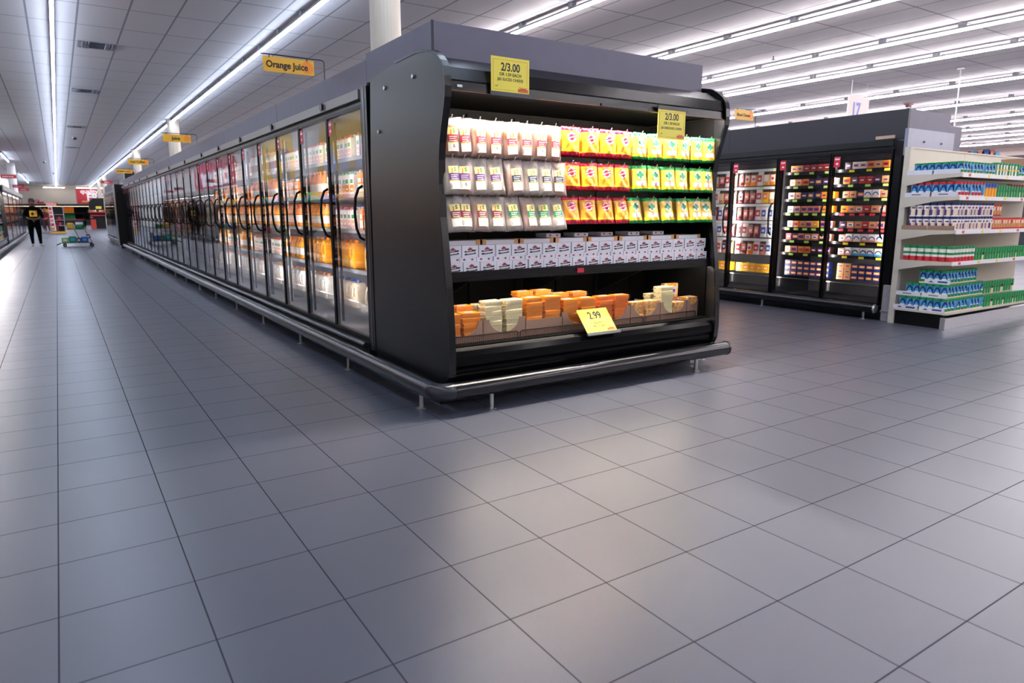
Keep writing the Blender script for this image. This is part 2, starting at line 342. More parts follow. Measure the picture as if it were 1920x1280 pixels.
for i, (x, y) in enumerate(((.85, 31.4), (-.3, 47), (.1, 60))):
    v = empty('security_camera', (x, y, CZ), 0, 'small dome camera on the left ceiling, '+['nearest', 'middle', 'farthest'][i]+' of three', 'camera', 'dome cameras on the left ceiling')
    ob('mount', MB().lathe([(.09, -.03), (.09, -.001)], VW, 16), v)
    ob('dome', MB().lathe([(.015, -.11), (.05, -.095), (.07, -.06), (.075, -.03)], DOME, 16), v)
v = empty('sprinkler_head', (11.32, 8.5, CZ), 0, 'small sprinkler head on the ceiling between two light rows', 'sprinkler')
ob('pipe', MB().lathe([(.012, -.06), (.012, -.001)], VD, 10), v); ob('deflector', MB().lathe([(.035, -.07), (.035, -.062)], VD, 12), v)
v = empty('fire_alarm', (19.2, 10.1, CZ), 0, 'red fire strobe on the ceiling right of the 17 sign', 'alarm')
ob('base', MB().box(-.1, .1, -.07, .07, -.03, -.001, mat('alarm_red', '8c1420', .4, noise=.05)), v); ob('strobe', MB().box(-.07, .07, -.04, .04, -.09, -.03, mat('alarm_dark', '3c0d12', .3, noise=.05)), v)
v = empty('ceiling_vent', (17.0, 13.2, CZ), 0, 'flat white air vent above the Sliced Cheese sign', 'air vent')
ob('frame', MB().box(-.5, .5, -.3, .3, -.02, -.001, VW), v); ob('louver', MB().box(-.4, .4, -.05, .05, -.035, -.02, VD).box(-.4, .4, .1, .16, -.035, -.02, VD), v)

# ================================================================ front end case
EX0, EX1 = 2.0, 4.53
ec = empty('refrigerated_end_case', (0, 0, 0), 0, 'black open-front refrigerated end case full of cheese, with curved side panels', 'refrigerated case')
PROF = [(5.0,.165),(5.0,.6),(4.99,1.5),(4.93,2.231),(4.49,2.26),(4.157,2.267),(4.044,2.256),(3.949,2.238),(3.905,2.218),(3.867,2.193),(3.828,2.162),(3.803,2.128),(3.789,2.08),(3.785,2.021),(3.79,1.96),(3.807,1.903),(3.845,1.784),(3.868,1.7),(3.882,1.6),(3.886,1.45),(3.875,1.25),(3.857,1.143),(3.813,.813),(3.788,.544),(3.783,.35),(3.79,.26),(3.81,.215),(3.845,.185),(3.9,.165)]
def trim_profile(k):
    pts = PROF[4:]; out = []
    for i, p in enumerate(pts):
        a = pts[max(i-1, 0)]; b = pts[min(i+1, len(pts)-1)]; t = Vector((b[0]-a[0], b[1]-a[1])).normalized()
        out.append((p[0]-(-t.y)*-k if False else p[0]+t.y*k, p[1]-t.x*k))
    return pts+out[::-1]
for nm, x0, x1, tx0, tx1 in (('l', EX0, EX0+.028, EX0-.004, EX0+.042), ('r', EX1-.028, EX1, EX1-.042, EX1+.004)):
    sp_ = ob('side_panel', MB().prism(PROF, x0, x1, PANEL), ec)
    tb = MB(); pr = trim_profile(.014); n = len(pr)//2
    for i in range(n-1):
        q = [pr[i], pr[i+1], pr[2*n-2-i], pr[2*n-1-i]]; tb.prism(q, tx0, tx1, BLKG, caps=True)
    me = tb.mesh('trim', True); ob('edge_trim', me, sp_)
    if nm == 'l':
        for (y, z) in ((4.66, 2.13), (4.2, 2.135), (4.79, 1.85)):
            ob('bolt', MB().tube([(x0-.012, y, z), (x0, y, z)], .013, STEEL, 10), sp_)
CAN = [(4.05,2.235),(3.94,2.215),(3.875,2.175),(3.815,2.138),(3.793,2.065),(3.799,2.056),(3.792,2.0),(3.797,1.995),(3.802,2.03),(4.7,2.04),(4.75,2.235)]
cn = ob('canopy', MB().prism(CAN, EX0+.03, EX1-.03, BLKG), ec)
CASEL = glow('case_light', (1.0, .86, .74), CASE_E)
ob('lamp_tube', MB().box(EX0+.08, EX1-.08, 3.803, 3.828, 2.012, 2.028, CASEL), cn)
ob('lamp_lip', MB().box(EX0+.03, EX1-.03, 3.788, 3.792, 1.998, 2.003, mat('copper_edge', '6b4a38', .3, metal=.6, noise=.05)), cn)
ob('white_tag', MB().box(EX0+.09, EX0+.125, 3.788, 3.793, 2.022, 2.036, WHITE), cn)  # small white tag on the canopy front
ob('added_shade_plate', MB().box(EX0+.036, EX1-.036, 3.803, 4.61, 2.0285, 2.0295, BLKM), cn)  # matt black plate added to keep the lamp-lit canopy underside dark
ob('sign_strip', MB().box(3.22, 3.66, 3.784, 3.791, 2.0, 2.022, mat('holder_grey', '3c3f47', .4, noise=.05)), cn)
bp_ = MB().box(EX0+.028, EX1-.028, 4.62, 4.64, .3, 2.03, BLKM)
bp_.box(EX1-.036, EX1-.029, 3.9, 4.62, .41, 2.02, BLKM).box(EX0+.029, EX0+.036, 3.9, 4.62, .41, 2.02, BLKM)  # matt black side sheets added to cut lamp glare on the inner panels
for k in range(6): bp_.box(EX0+.2+k*.42, EX0+.23+k*.42, 4.6, 4.62, .4, 2.0, BLKM)
for i in range(60): bp_.box(EX0+.1+i*.04, EX0+.12+i*.04, 4.616, 4.62, 1.9, 1.908, BLACK)
ob('back_panel', bp_, ec)
ob('cabinet_body', MB().box(EX0+.05, EX1-.05, 4.65, 5.0, .165, 2.23, BLACK), ec)
LIP = [(4.0,.34),(3.905,.36),(3.895,.405),(3.872,.418),(3.84,.415),(3.81,.395),(3.79,.36),(3.785,.325),(3.79,.30),(3.80,.288),(3.806,.282),(3.80,.276),(3.80,.26),(3.815,.2),(3.85,.15),(3.9,.13),(4.05,.12),(4.62,.12),(4.62,.34)]
ob('lower_body', MB().prism(LIP, EX0+.03, EX1-.03, LIPM), ec)
ob('return_air_lip', MB().box(EX0+.03, EX1-.03, 3.878, 3.893, .405, .42, mat('orange_reflection_edge', '4a362a', .4, metal=.0, noise=.1)), ec)  # brown colour paints in the orange reflection along the lip edge
cg = MB().box(EX0+.03, EX1-.03, 3.838, 3.899, .4185, .4205, BLKM)  # matt cover added over the lip to stop the lamp reflecting there
x = EX0+.05
while x < EX1-.05: cg.box(x, x+.005, 3.90, 3.955, .36, .418, RUBG); x += .0225
ob('air_return_comb', cg, ec)
ob('deck', MB().box(EX0+.03, EX1-.03, 3.965, 4.62, .385, .40, BLKM), ec)
for k in range(4):
    a = EX0+.06+k*.605; b = a+.585; wf = MB()
    wf.tube([(a, 3.962, .40), (a, 3.962, .448), (a+.012, 3.962, .459), (b-.012, 3.962, .459), (b, 3.962, .448), (b, 3.962, .40)], .0035, BLACK, 6)
    q = a+.015
    while q < b: wf.tube([(q, 3.962, .40), (q, 3.962, .458)], .0014, BLACK, 4, False); q += .015
    ob('wire_fence', wf, ec)
sh = ob('shelf', MB().box(EX0+.03, EX1-.03, 3.87, 4.5, .872, .885, BLACK).box(EX0+.03, EX1-.03, 3.858, 3.872, .84, .905, BLACK).box(EX0+.03, EX1-.03, 3.85, 3.858, .845, .87, BLKG), ec)
ob('lamp_tube', MB().box(EX0+.08, EX1-.08, 3.94, 3.958, .858, .871, glow('deck_fill_light', (1.0, .86, .72), 60.0)), sh)  # fill lamp added under the shelf to brighten the cheese deck
ob('price_tag', MB().box(3.08, 3.14, 3.846, 3.85, .855, .887, RED), sh)
for k in range(3): ob('bracket', MB().prism([(4.6, .6), (4.6, .86), (4.0, .86), (4.0, .845)], EX0+.8*(k+.4), EX0+.8*(k+.4)+.006, BLACK).mesh('b', True), sh)
ob('plinth', MB().box(2.044, EX1-.05, 4.012, 5.05, 0, .17, BLACK), ec)
fs = ob('fascia', MB().box(2.05, 4.48, 4.03, 5.12, 2.236, 2.443, GRAYP), ec)
ob('corner_trim', MB().box(2.046, 2.06, 4.024, 4.036, 2.236, 2.445, mat('dark_joint', '23242c', .5, noise=.05)), fs)

# pegs: one per hanging front package
ROWX = [[2.08,2.163,2.287,2.407,2.531,2.658,2.78,2.902,3.054,3.232,3.412,3.567,3.727,3.882,4.053,4.206,4.358,4.50],
        [2.079,2.17,2.276,2.397,2.56,2.698,2.818,2.937,3.059,3.229,3.39,3.551,3.729,3.891,4.041,4.195,4.373,4.50],
        [2.089,2.17,2.293,2.416,2.538,2.681,2.802,2.913,3.064,3.226,3.393,3.556,3.692,3.866,4.04,4.22,4.369,4.50]]
ROWZ = [1.862, 1.627, 1.39]
def px_(x): return 2.088+(x-2.08)*.968
pegm = MB().tube([(0, .75, 0), (0, .02, 0), (0, .0, .004), (0, -.012, .02)], .0035, STEEL, 6).mesh('peg')
ob('rail', MB().box(EX0+.03, EX1-.03, 4.56, 4.6, ROWZ[0]-.02, ROWZ[0]+.02, BLACK).box(EX0+.03, EX1-.03, 4.56, 4.6, ROWZ[1]-.02, ROWZ[1]+.02, BLACK).box(EX0+.03, EX1-.03, 4.56, 4.6, ROWZ[2]-.02, ROWZ[2]+.02, BLACK), ec)
for r in range(3):
    for x in ROWX[r]: ob('peg', pegm, ec, T(px_(x), 3.865, ROWZ[r]-.012))

# ---- bumper rail round the case
def bend(p0, p1, p2, rad=.09, n=8):
    p0, p1, p2 = map(Vector, (p0, p1, p2)); a = p1+(p0-p1).normalized()*rad; b = p1+(p2-p1).normalized()*rad
    c = a+b-p1; return [c+(a-c).normalized().lerp((b-c).normalized(), k/n).normalized()*rad for k in range(n+1)]
br = empty('bumper_rail', (0, 0, 0), 0, 'dark vinyl floor bumper rail wrapping the corner of the cheese end case', 'bumper rail')
ob('front_rail', MB().tube([(2.0, 3.745, .155), (4.6, 3.745, .155)], .056, RUB, 20), br)
ob('corner_rail', MB().tube([(1.9, 4.0, .155)]+bend((1.9, 4.2, .155), (1.9, 3.745, .155), (2.1, 3.745, .155), .095)+[(2.0, 3.745, .155)], .0568, RUBG, 20), br)
ob('aisle_rail', MB().tube([(1.9, 4.0, .155), (1.9, 27.9, .155)], .056, RUBG, 20), br)
ob('end_cap', MB().tube([(4.6, 3.745, .155), (4.615, 3.745, .155), (4.625, 3.745, .155)], [.059, .059, .045], RUB, 20), br)
postm = MB().lathe([(.034, 0), (.034, .006), (.014, .01), (.014, .12)], STEEL, 16).mesh('post')
for x, y in [(1.9, 4.0), (2.29, 3.745), (4.255, 3.745), (3.25, 3.90)][:3]+[(1.9, 5.38), (1.9, 6.73)]+[(1.9, 8.2+1.45*k) for k in range(13)]: ob('post', postm, br, T(x, y, 0))
b2 = empty('bumper_rail', (0, 0, 0), 0, 'short floor bumper rail behind the right end of the cheese case', 'bumper rail')
ob('rail', MB().tube([(4.66, 3.95, .155), (4.66, 5.2, .155)], .05, RUB, 16), b2); ob('post', postm, b2, T(4.62, 4.01, 0)); ob('post', postm, b2, T(4.66, 5.0, 0))

# ---- price signs
SGR = mat('sign_small_green', '5f7f2c', .5, noise=.03); LOGOR = mat('sign_logo_red', 'd8452a', .5, noise=.03)
def price_sign(loc, tilt, roll, lines, label, w_=.285, h_=.21, holder='bottom'):
    r = empty('price_sign', loc); r.rotation_euler = (tilt, roll, 0); tag(r, label, 'sign', 'yellow price signs on the end case')
    cd = ob('card', MB().box(0, w_, -.0008, .0008, 0, h_, YEL), r)
    b = MB(); e = .016
    for x0, x1, z0, z1 in ((e, w_-e, h_-e-.0015, h_-e), (e, w_-.1, e, e+.0015), (e, e+.0015, e, h_-e), (w_-e-.0015, w_-e, .05, h_-e)): b.quadz(x0, x1, z0, z1, -.0009, ORED)
    ob('border', b, r)
    t = MB()
    for s, sz, x, z, bo, sx in lines: t.text(s, sz, INK, T(x*w_, -.0012, z*h_) @ FY, bold=bo+.012, sx=sx, ext=.0003)
    ob('lettering', t, r)
    if lines[0][0][0] == '2' and lines[0][0][1] == '/': t2 = MB().quadz(.03, .052, .038, .041, -.001, SGR).quadz(.03, .045, .032, .034, -.001, SGR); ob('small_print', t2, r)
    lg = MB().quadz(w_*.70, w_*.97, .012, .03, -.001, LOGOR).quadz(w_*.76, w_*.92, .03, .035, -.001, LOGOR)
    for k in range(4): lg.quadz(w_*(.73+.06*k), w_*(.73+.06*k)+.009, .037, .041, -.001, LOGOR)
    lg.quadz(w_*.72, w_*.95, .0185, .021, -.0017, YELO)
    ob('logo', lg, r)
    z = -.02 if holder == 'bottom' else h_
    ob('holder', MB().box(-.005, w_+.025, -.006, .006, z, z+.024, mat('holder_grey', '3c3f47', .4, noise=.05)), r)
    return r
L1 = [('2/3.00', .066, .50, .62, .012, .86), ('OR 1.59 EACH', .026, .5, .475, .012, 1), ('J&S SLICED CHEESE', .024, .5, .34, 0, .95)]
price_sign((2.316, 3.77, 2.014), 0, math.radians(0), L1, 'yellow 2/3.00 sign for sliced cheese, standing on the canopy')
L2 = [('2/3.00', .066, .50, .66, .012, .86), ('OR 1.59 EACH', .026, .5, .50, .012, 1), ('J&S SHREDDED CHEESE', .022, .5, .345, 0, .95)]
price_sign((3.745, 3.77, 1.813), 0, 0, L2, 'yellow 2/3.00 sign for shredded cheese, hanging at the upper right', holder='top')
L3 = [('2.99', .088, .50, .58, .014, .8), ('PER POUND', .011, .5, .50, 0, 1), ('CHEAPEST', .026, .5, .36, .006, 1), ('PROTEIN!!', .026, .5, .22, .006, 1)]
price_sign((3.125, 3.77, .415), math.radians(-42), 0, L3, 'yellow 2.99 sign leaning on the lower lip of the case')

# ================================================================ cheese packages
def blend(a, b, t): return a+(b-a)*t
def pouch(w_, h_, th, matf, seed=0, wr=.004, nu=22, nv=28):
    rnd = random.Random(seed); ph = [rnd.uniform(0, 6.28) for _ in range(6)]
    def sh(u, v, s):
        e = (max(0, 1-abs(2*u-1)**3.0))**.6*(max(0, 1-abs(2*v-1)**5))**.6
        x = (u-.5)*w_*(1-.06*math.sin(PI*v)); z = (v-1)*h_
        y = s*th/2*e*(1.15-.35*v)+wr*e*(math.sin(9*u+ph[0]+4*v)*math.sin(7*v+ph[1])+.6*math.sin(17*u+ph[2])*math.sin(15*v+ph[3]))
        y += (.0035*math.sin(26*u+ph[4]) if v > .9 or v < .08 else 0)
        return (x, y, z)
    m = MB(); m.grid(nu, nv, lambda u, v: sh(u, v, -1), matf); m.grid(nu, nv, lambda u, v: sh(1-u, v, 1), lambda u, v: matf(1-u, v)); return m, sh
CH_O = mat('cheddar_orange', 'f2901a', .45, noise=.06, nscale=30); CH_C = mat('cheese_cream', 'f1dfae', .45, noise=.04, nscale=30)
LB = {'red': mat('label_red', 'c22a48', .4, noise=.03), 'purple': mat('label_purple', '6a3487', .4, noise=.03), 'navy': mat('label_navy', '252a4a', .4, noise=.03), 'maroon': mat('label_maroon', '8c2138', .4, noise=.03), 'green': mat('label_green', '138a58', .4, noise=.03)}
LW = mat('label_white', 'f7f2e2', .4, noise=.02); LY = mat('label_yellow', 'f9d860', .4, noise=.02); LYC = mat('label_pale_yellow', 'fbeb94', .4, noise=.02); LGR = mat('letter_green', '3c8f3a', .4, noise=.02)
def sliced_kit(c, seed):
    FL = FILM if c == 'red' else FILM3
    bag, _ = pouch(.150, .235, .046, lambda u, v: FL, seed, .007, 16, 20)
    che = bevel(MB().box(-.052, .052, -.011, .011, -.212, -.052, CH_O if c in ('red',) or seed % 3 == 0 else CH_C).mesh('cheese'), .008)
    lb = MB()
    def lm(u, v):
        if v > .72: return LYC
        if .42 < v < .70: return LB[c]
        if .33 < v < .42: return LY
        return LW
    lb.grid(6, 20, lambda u, v: (-.035+.070*u, -.026-.005*math.sin(PI*u), -.205+.142*v), lm)
    for k in range(3): lb.quadz(-.026, .024-.008*(k % 2), -.12-k*.012, -.116-k*.012, -.0315, LW)
    lb.text('J', .032, ORED, T(-.012, -.0318, -.098) @ FY, bold=.03); lb.text('S', .034, LGR, T(.009, -.0318, -.094) @ FY, bold=.03)
    return [('film_bag', bag.mesh('bag', True)), ('cheese', che), ('label', lb.mesh('label'))]
GOLD = mat('pouch_gold', 'f5a623', .26, noise=.12, nscale=16, bump=.5, spec=.6); OLIV = mat('pouch_olive_gold', 'dcb040', .26, noise=.12, nscale=16, bump=.5, spec=.6)
PRED = mat('pouch_red', 'c60f2f', .26, noise=.08, nscale=16, bump=.5, spec=.6); PGRN = mat('pouch_green', '0e8a3c', .26, noise=.08, nscale=16, bump=.5, spec=.6)
PYEL = mat('pouch_yellow', 'ffd21f', .26, noise=.08, nscale=16, bump=.5); PPNK = mat('emblem_pink', 'f0c8c0', .35, noise=.05); PORG = mat('pouch_orange_print', 'ee8a1c', .3, noise=.2, nscale=60)
EGR = mat('emblem_green', '1c6e4c', .35, noise=.05); ERD = mat('emblem_red', 'c2213c', .35, noise=.05)
def shred_kit(green, seed):
    A, B = (PGRN, OLIV) if green else (PRED, GOLD)
    def f(u, v):
        if v > .86 or v < (.09 if green else .13): return A
        if v < .22: return PYEL
        return B
    bag, sh = pouch(.158 if not green else .150, .195, .036, f, seed)
    em = MB()
    def g(u, v):
        x = (u-.5)*.148; z = (v-1)*.195; cx, cz = 0, -.072; dx, dz = x-cx, z-cz; d = math.hypot(dx, dz)
        if green:
            for a in (0, 1, 2, 3):
                if math.hypot(dx-.021*math.cos(a*PI/2), dz-.014*math.sin(a*PI/2)) < .0145: return EGR
            if d < .034: return LW if dz < .01 else PPNK
        else:
            if abs(dz-.25*dx) < .012 and abs(dx) < .036: return ERD if abs(abs(dz-.25*dx)-.008) > .0 and abs(dz-.25*dx) > .0035 else PPNK
            if abs(d-.034) < .0022: return ERD
            if d < .034: return PPNK if d > .022 else ERD
        # food picture under the emblem
        for sx in (-.026, .002, .028):
            if ((x-sx)/.022)**2+((z+.135)/.019)**2 < 1: return (PPNK if green else PORG)
        return None
    def fn(u, v):
        x, y, z = sh(u, v, -1); return (x, y-.0012, z)
    em.grid(54, 66, fn, g)
    me = em.mesh('e'); bm = bmesh.new(); bm.from_mesh(me); bmesh.ops.delete(bm, geom=[q for q in bm.verts if not q.link_faces], context='VERTS'); bm.to_mesh(me); bm.free()
    return [('pouch', bag.mesh('pouch', True)), ('emblem', me)]
SK = {c: [sliced_kit(c, s) for s in (3, 4, 5)] for c in LB}
RK = [shred_kit(False, s) for s in (1, 2, 3)]; GK = [shred_kit(True, s) for s in (4, 5, 6)]
ROWN = ['top', 'middle', 'bottom']; CN = [['red']*8, ['purple']*4+['navy']*4, ['maroon']*4+['green']*4]
for r in range(3):
    for i, x in enumerate(ROWX[r]):
        for d in range(3):
            X = px_(x); y = 3.888+.008*r+d*.05; z = ROWZ[r]-.004
            if i < 8:
                c = CN[r][i]; kit = SK[c][(i*2+r+d) % 3]; ry = random.uniform(-.10, .05); rz = random.uniform(-.16, .22) if d == 0 else random.uniform(-.1, .1)
                nm = 'sliced_cheese_pack'; lab = 'sliced cheese pack, %s label' % c; grp = 'hanging sliced cheese packs'
                M = T(X, y, z) @ Matrix.Rotation(ry, 4, 'Y') @ Matrix.Rotation(rz, 4, 'Z') @ Matrix.Rotation(-.02-.11*r, 4, 'X')
                who = '%s from the left, %s row' % (ORD[i], ROWN[r])
            else:
                gr = i >= 12; k = i-8 if not gr else i-12; kit = (GK if gr else RK)[(i+r+d) % 3]
                nm = 'shredded_cheese_pouch'; lab = ('green and gold' if gr else 'red and gold')+' cheese pouch'; grp = 'green cheese pouches' if gr else 'red cheese pouches'
                M = T(X, y, z+.004-(.0 if gr else 0)) @ Matrix.Rotation(random.uniform(-.05, .03), 4, 'Y') @ Matrix.Rotation(random.uniform(-.12, .12), 4, 'Z') @ Matrix.Rotation(-.03-.08*r, 4, 'X')
                who = '%s from its left end, %s row' % (ORD[k], ROWN[r])
            if d == 0: put(nm, kit, M, lab+', '+who, 'cheese', grp)
            elif d == 1: put(nm, kit, M, lab+', second deep behind the '+who, 'cheese', grp+' behind the front ones')
            else: put(nm, kit, M, lab+', third deep behind the '+who, 'cheese', grp+' behind the front ones')
# ---- white cartons with a maroon emblem on the shelf
CART = mat('carton_white', 'e6e3ea', .45, noise=.03, nscale=20); EMB = mat('emblem_maroon', '9c3a42', .5, noise=.05); TAN = mat('card_corner_tan', 'd9a066', .7, noise=.06)
def emblem(m, cx, cz, y, s):
    pts = [(-.021,.0),(-.026,.006),(-.014,.008),(-.016,.016),(-.006,.015),(0,.023),(.006,.015),(.016,.016),(.014,.008),(.026,.006),(.021,.0),(.01,-.006),(0,-.009),(-.01,-.006)]
    m.prism([(cx+a*s, cz+b*s) for a, b in pts][::-1], y-.0006, y, EMB, 'y')
def carton_kit():
    w_, h_ = .122, .078
    c = bevel(MB().box(-w_/2, w_/2, 0, .16, 0, h_, CART).mesh('c'), .0015, 1)
    p = MB(); y = -.0004; emblem(p, 0, .048, y, .85)
    for z0, t in ((.036, .010), (.018, .010)):
        p.add([(-.042, y, z0-.004), (.042, y, z0+.004), (.042, y, z0+t+.004), (-.042, y, z0+t-.004)], [(0, 1, 2, 3)], INK)
    [p.quadz(-.03+k*.009, -.024+k*.009, .0385+k*.0009, .0435+k*.0009, y-.0006, CART) for k in range(5)]; [p.quadz(-.022+k*.009, -.016+k*.009, .0215+k*.0009, .0265+k*.0009, y-.0006, CART) for k in range(6)]
    p.quadz(.05, .054, .008, .012, y, EMB)
    return [('carton', c), ('print', p.mesh('p'))]
def flat_kit():
    p = MB(); emblem(p, -.03, .013, -.0004, .45); emblem(p, .03, .013, -.0004, .45)
    return [('carton', bevel(MB().box(-.061, .061, 0, .15, 0, .028, CART).mesh('c'), .0015, 1)), ('print', p.mesh('p'))]
CK, FK = carton_kit(), flat_kit()
for i in range(19):
    x = EX0+.03+.069+i*.1283
    put('cream_cheese_carton', CK, T(x+random.uniform(-.002, .002), 3.88+random.uniform(-.003, .003), .885) @ Matrix.Rotation(random.uniform(-.03, .03), 4, 'Z'), 'white carton with maroon emblem, %s from the left in the lower layer' % nth(i, 19), 'carton', 'white cartons on the case shelf')
    put('cream_cheese_carton', FK, T(x-.02 if i else x, 3.89+random.uniform(-.003, .003), .9635), 'flat white carton between the two layers, %s from the left' % nth(i, 19), 'carton', 'flat white cartons on the case shelf')
    put('cream_cheese_carton', CK, T(x+random.uniform(-.002, .002), 3.895+random.uniform(-.003, .003), .992) @ Matrix.Rotation(random.uniform(-.03, .03), 4, 'Z'), 'white carton with maroon emblem, %s from the left in the upper layer' % nth(i, 19), 'carton', 'white cartons on the case shelf')
for i in range(8):
    x = EX0+.05+i*.303; t = MB().box(0, .285, 0, .2, 0, .028, CART)
    t2 = MB().box(0, .03, -.002, .04, 0, .032, TAN).box(.255, .285, -.002, .04, 0, .032, TAN)
    put('carton_tray', [('tray', t.mesh('t')), ('card_corner', t2.mesh('t'))], T(x, 3.945+random.uniform(0, .01), 1.0705), 'flat white tray with tan card corners on top of the cartons, %s from the left' % nth(i, 8), 'tray', 'white trays on the cartons')
for i in range(5):
    put('cream_cheese_carton', FK, T(2.98+i*.27, 4.0+random.uniform(0, .05), 1.103) @ Matrix.Rotation(random.uniform(-.08, .08), 4, 'Z'), 'loose flat white carton lying on the white trays, %s from the left' % nth(i, 5), 'carton', 'loose flat cartons on the trays')
# ---- cardboard trays with cheese blocks on the deck
CHT = {'orange': CH_O, 'deep orange': mat('cheddar_deep', 'ee7a10', .45, noise=.06, nscale=30), 'white': mat('cheese_white', 'eee2ae', .45, noise=.04)}
def speckle_mat(name, base, spot, sc, th):
    m = bpy.data.materials.new(name); m.use_nodes = True; nt = m.node_tree; b = nt.nodes['Principled BSDF']; b.inputs['Roughness'].default_value = .4
    tc = nt.nodes.new('ShaderNodeTexCoord'); n = nt.nodes.new('ShaderNodeTexNoise'); n.inputs['Scale'].default_value = sc; n.inputs['Detail'].default_value = 1; nt.links.new(tc.outputs['Object'], n.inputs[0])
    r = nt.nodes.new('ShaderNodeValToRGB'); r.color_ramp.elements[0].position = th; r.color_ramp.elements[0].color = lin(base); r.color_ramp.elements[1].position = th+.04; r.color_ramp.elements[1].color = lin(spot)
    nt.links.new(n.outputs['Fac'], r.inputs[0]); nt.links.new(r.outputs[0], b.inputs['Base Color']); return m
CHT['pepper-flecked cream'] = speckle_mat('pepper_cheese', 'efe0b0', '5b5a3a', 110, .66)
CHT['marbled'] = speckle_mat('marbled_cheese', 'f3cf8a', 'ef9a3a', 38, .5)
SAGE = mat('cheese_label', 'e8dfe8', .4, noise=.03)
def block_kit(m, seed):
    rnd = random.Random(seed)
    me = bevel(MB().box(-.069, .069, -.045, .045, 0, .034, m).mesh('cheese'), .004)
    for v in me.vertices: v.co += Vector((rnd.uniform(-.001, .001), rnd.uniform(-.001, .001), rnd.uniform(-.0006, .0006)))
    st = MB().box(-.03, .03, -.025, .025, .0341, .0346, SAGE).box(-.02, .02, -.01, .008, .0347, .035, LB['purple']).mesh('label')
    wr = MB()
    def wf(u, v):
        s = 1 if u > .5 else -1; e = abs(2*u-1)
        return ((2*u-1)*.082, -.047+.0*e, .034*v+.003*math.sin(20*v+seed)*max(0, e-.8)*5)
    wr.grid(8, 3, wf, lambda u, v: FILM2)
    wr.grid(6, 3, lambda u, v: (-.069-.016*v, -.045+.09*u, .017+.014*math.sin(9*u+seed)*v), lambda u, v: FILM2)
    return [('cheese', me), ('label', st), ('wrapper', wr.mesh('w'))]
BK = {k: [block_kit(m, s) for s in (1, 2)] for k, m in CHT.items()}
TRX = [2.04, 2.357, 2.725, 3.06, 3.40, 3.745, 4.09, 4.43, 4.495]
TR = [('orange', 6, 1), ('pepper-flecked cream', 8, 1), ('orange', 8, 0), ('orange', 7, 1), ('deep orange', 7, 1), ('marbled', 5, 1), ('white', 7, 1)]
TRW = [(2.05, 2.362), (2.368, 2.715), (2.722, 3.045), (3.05, 3.385), (3.39, 3.72), (3.727, 4.05), (4.057, 4.36), (4.366, 4.495)]
TR.append(('marbled', 5, 1))
for i, ((x0, x1), (ty, n, cut)) in enumerate(zip(TRW, TR)):
    h = .155 if cut else .125; W = x1-x0; z0 = .40; cx = W/2; m = MB(); m2 = MB()
    # front wall with a round cut-out
    top = [(0, h), (0, 0), (W, 0), (W, h)]
    if cut:
        R = min(W*.40, .125); top += [(cx+R*math.cos(PI*k/14)*1.0, h-R*.78*math.sin(PI*k/14)) for k in range(15)]
    m.prism(top, 0, .005, KRAFT, 'y')
    sd = ob('cardboard_tray', MB().box(0, .004, .005, .30, 0, h, KRAFT).box(W-.004, W, .005, .30, 0, h, KRAFT).box(.004, W-.004, .005, .30, 0, .004, KRAFT))
    r = empty('cardboard_tray', (x0, 3.972, z0), 0, 'brown cardboard tray of %s cheese blocks on the case deck, %s from the left' % (ty, nth(i, 8)), 'tray', 'cardboard trays on the case deck')
    sd.name = 'side_wall'; sd.parent = r
    ob('front_wall', m, r)
    cols = 2 if W > .25 else 1
    for c in range(cols):
        for dep in range(2):
            nn = n-(0 if dep == 0 else -1 if i in (0, 2, 3) else 1)
            t2 = 'marbled' if (i == 6 and c == 1) else ty
            if i == 6 and c == 1: nn = 5
            if i == 6 and dep == 0: nn = 4 if c == 1 else 8
            for k in range(nn):
                x = x0+W*(c+.5)/cols+random.uniform(-.005, .005) if cols == 2 else x0+.068
                y = 4.024+dep*.115+random.uniform(-.004, .004)
                lab = '%s cheese block, %s tray, %s %s stack, %s from bottom' % (t2, nth(i, 8), 'front' if dep == 0 else 'back', ('left' if c == 0 else 'right'), ORD[k])
                put('cheese_block', BK[t2][k % 2], T(x, y, z0+.005+k*.0345) @ Matrix.Rotation(random.uniform(-.06, .06), 4, 'Z'), lab, 'cheese', 'cheese blocks in the cardboard trays')
sd = BK['marbled'][0]
put('cheese_block', sd, T(4.43, 4.25, .61) @ Matrix.Rotation(PI/2, 4, 'X') @ Matrix.Scale(1.4, 4), 'large marbled cheese block standing on edge at the right end of the deck', 'cheese')

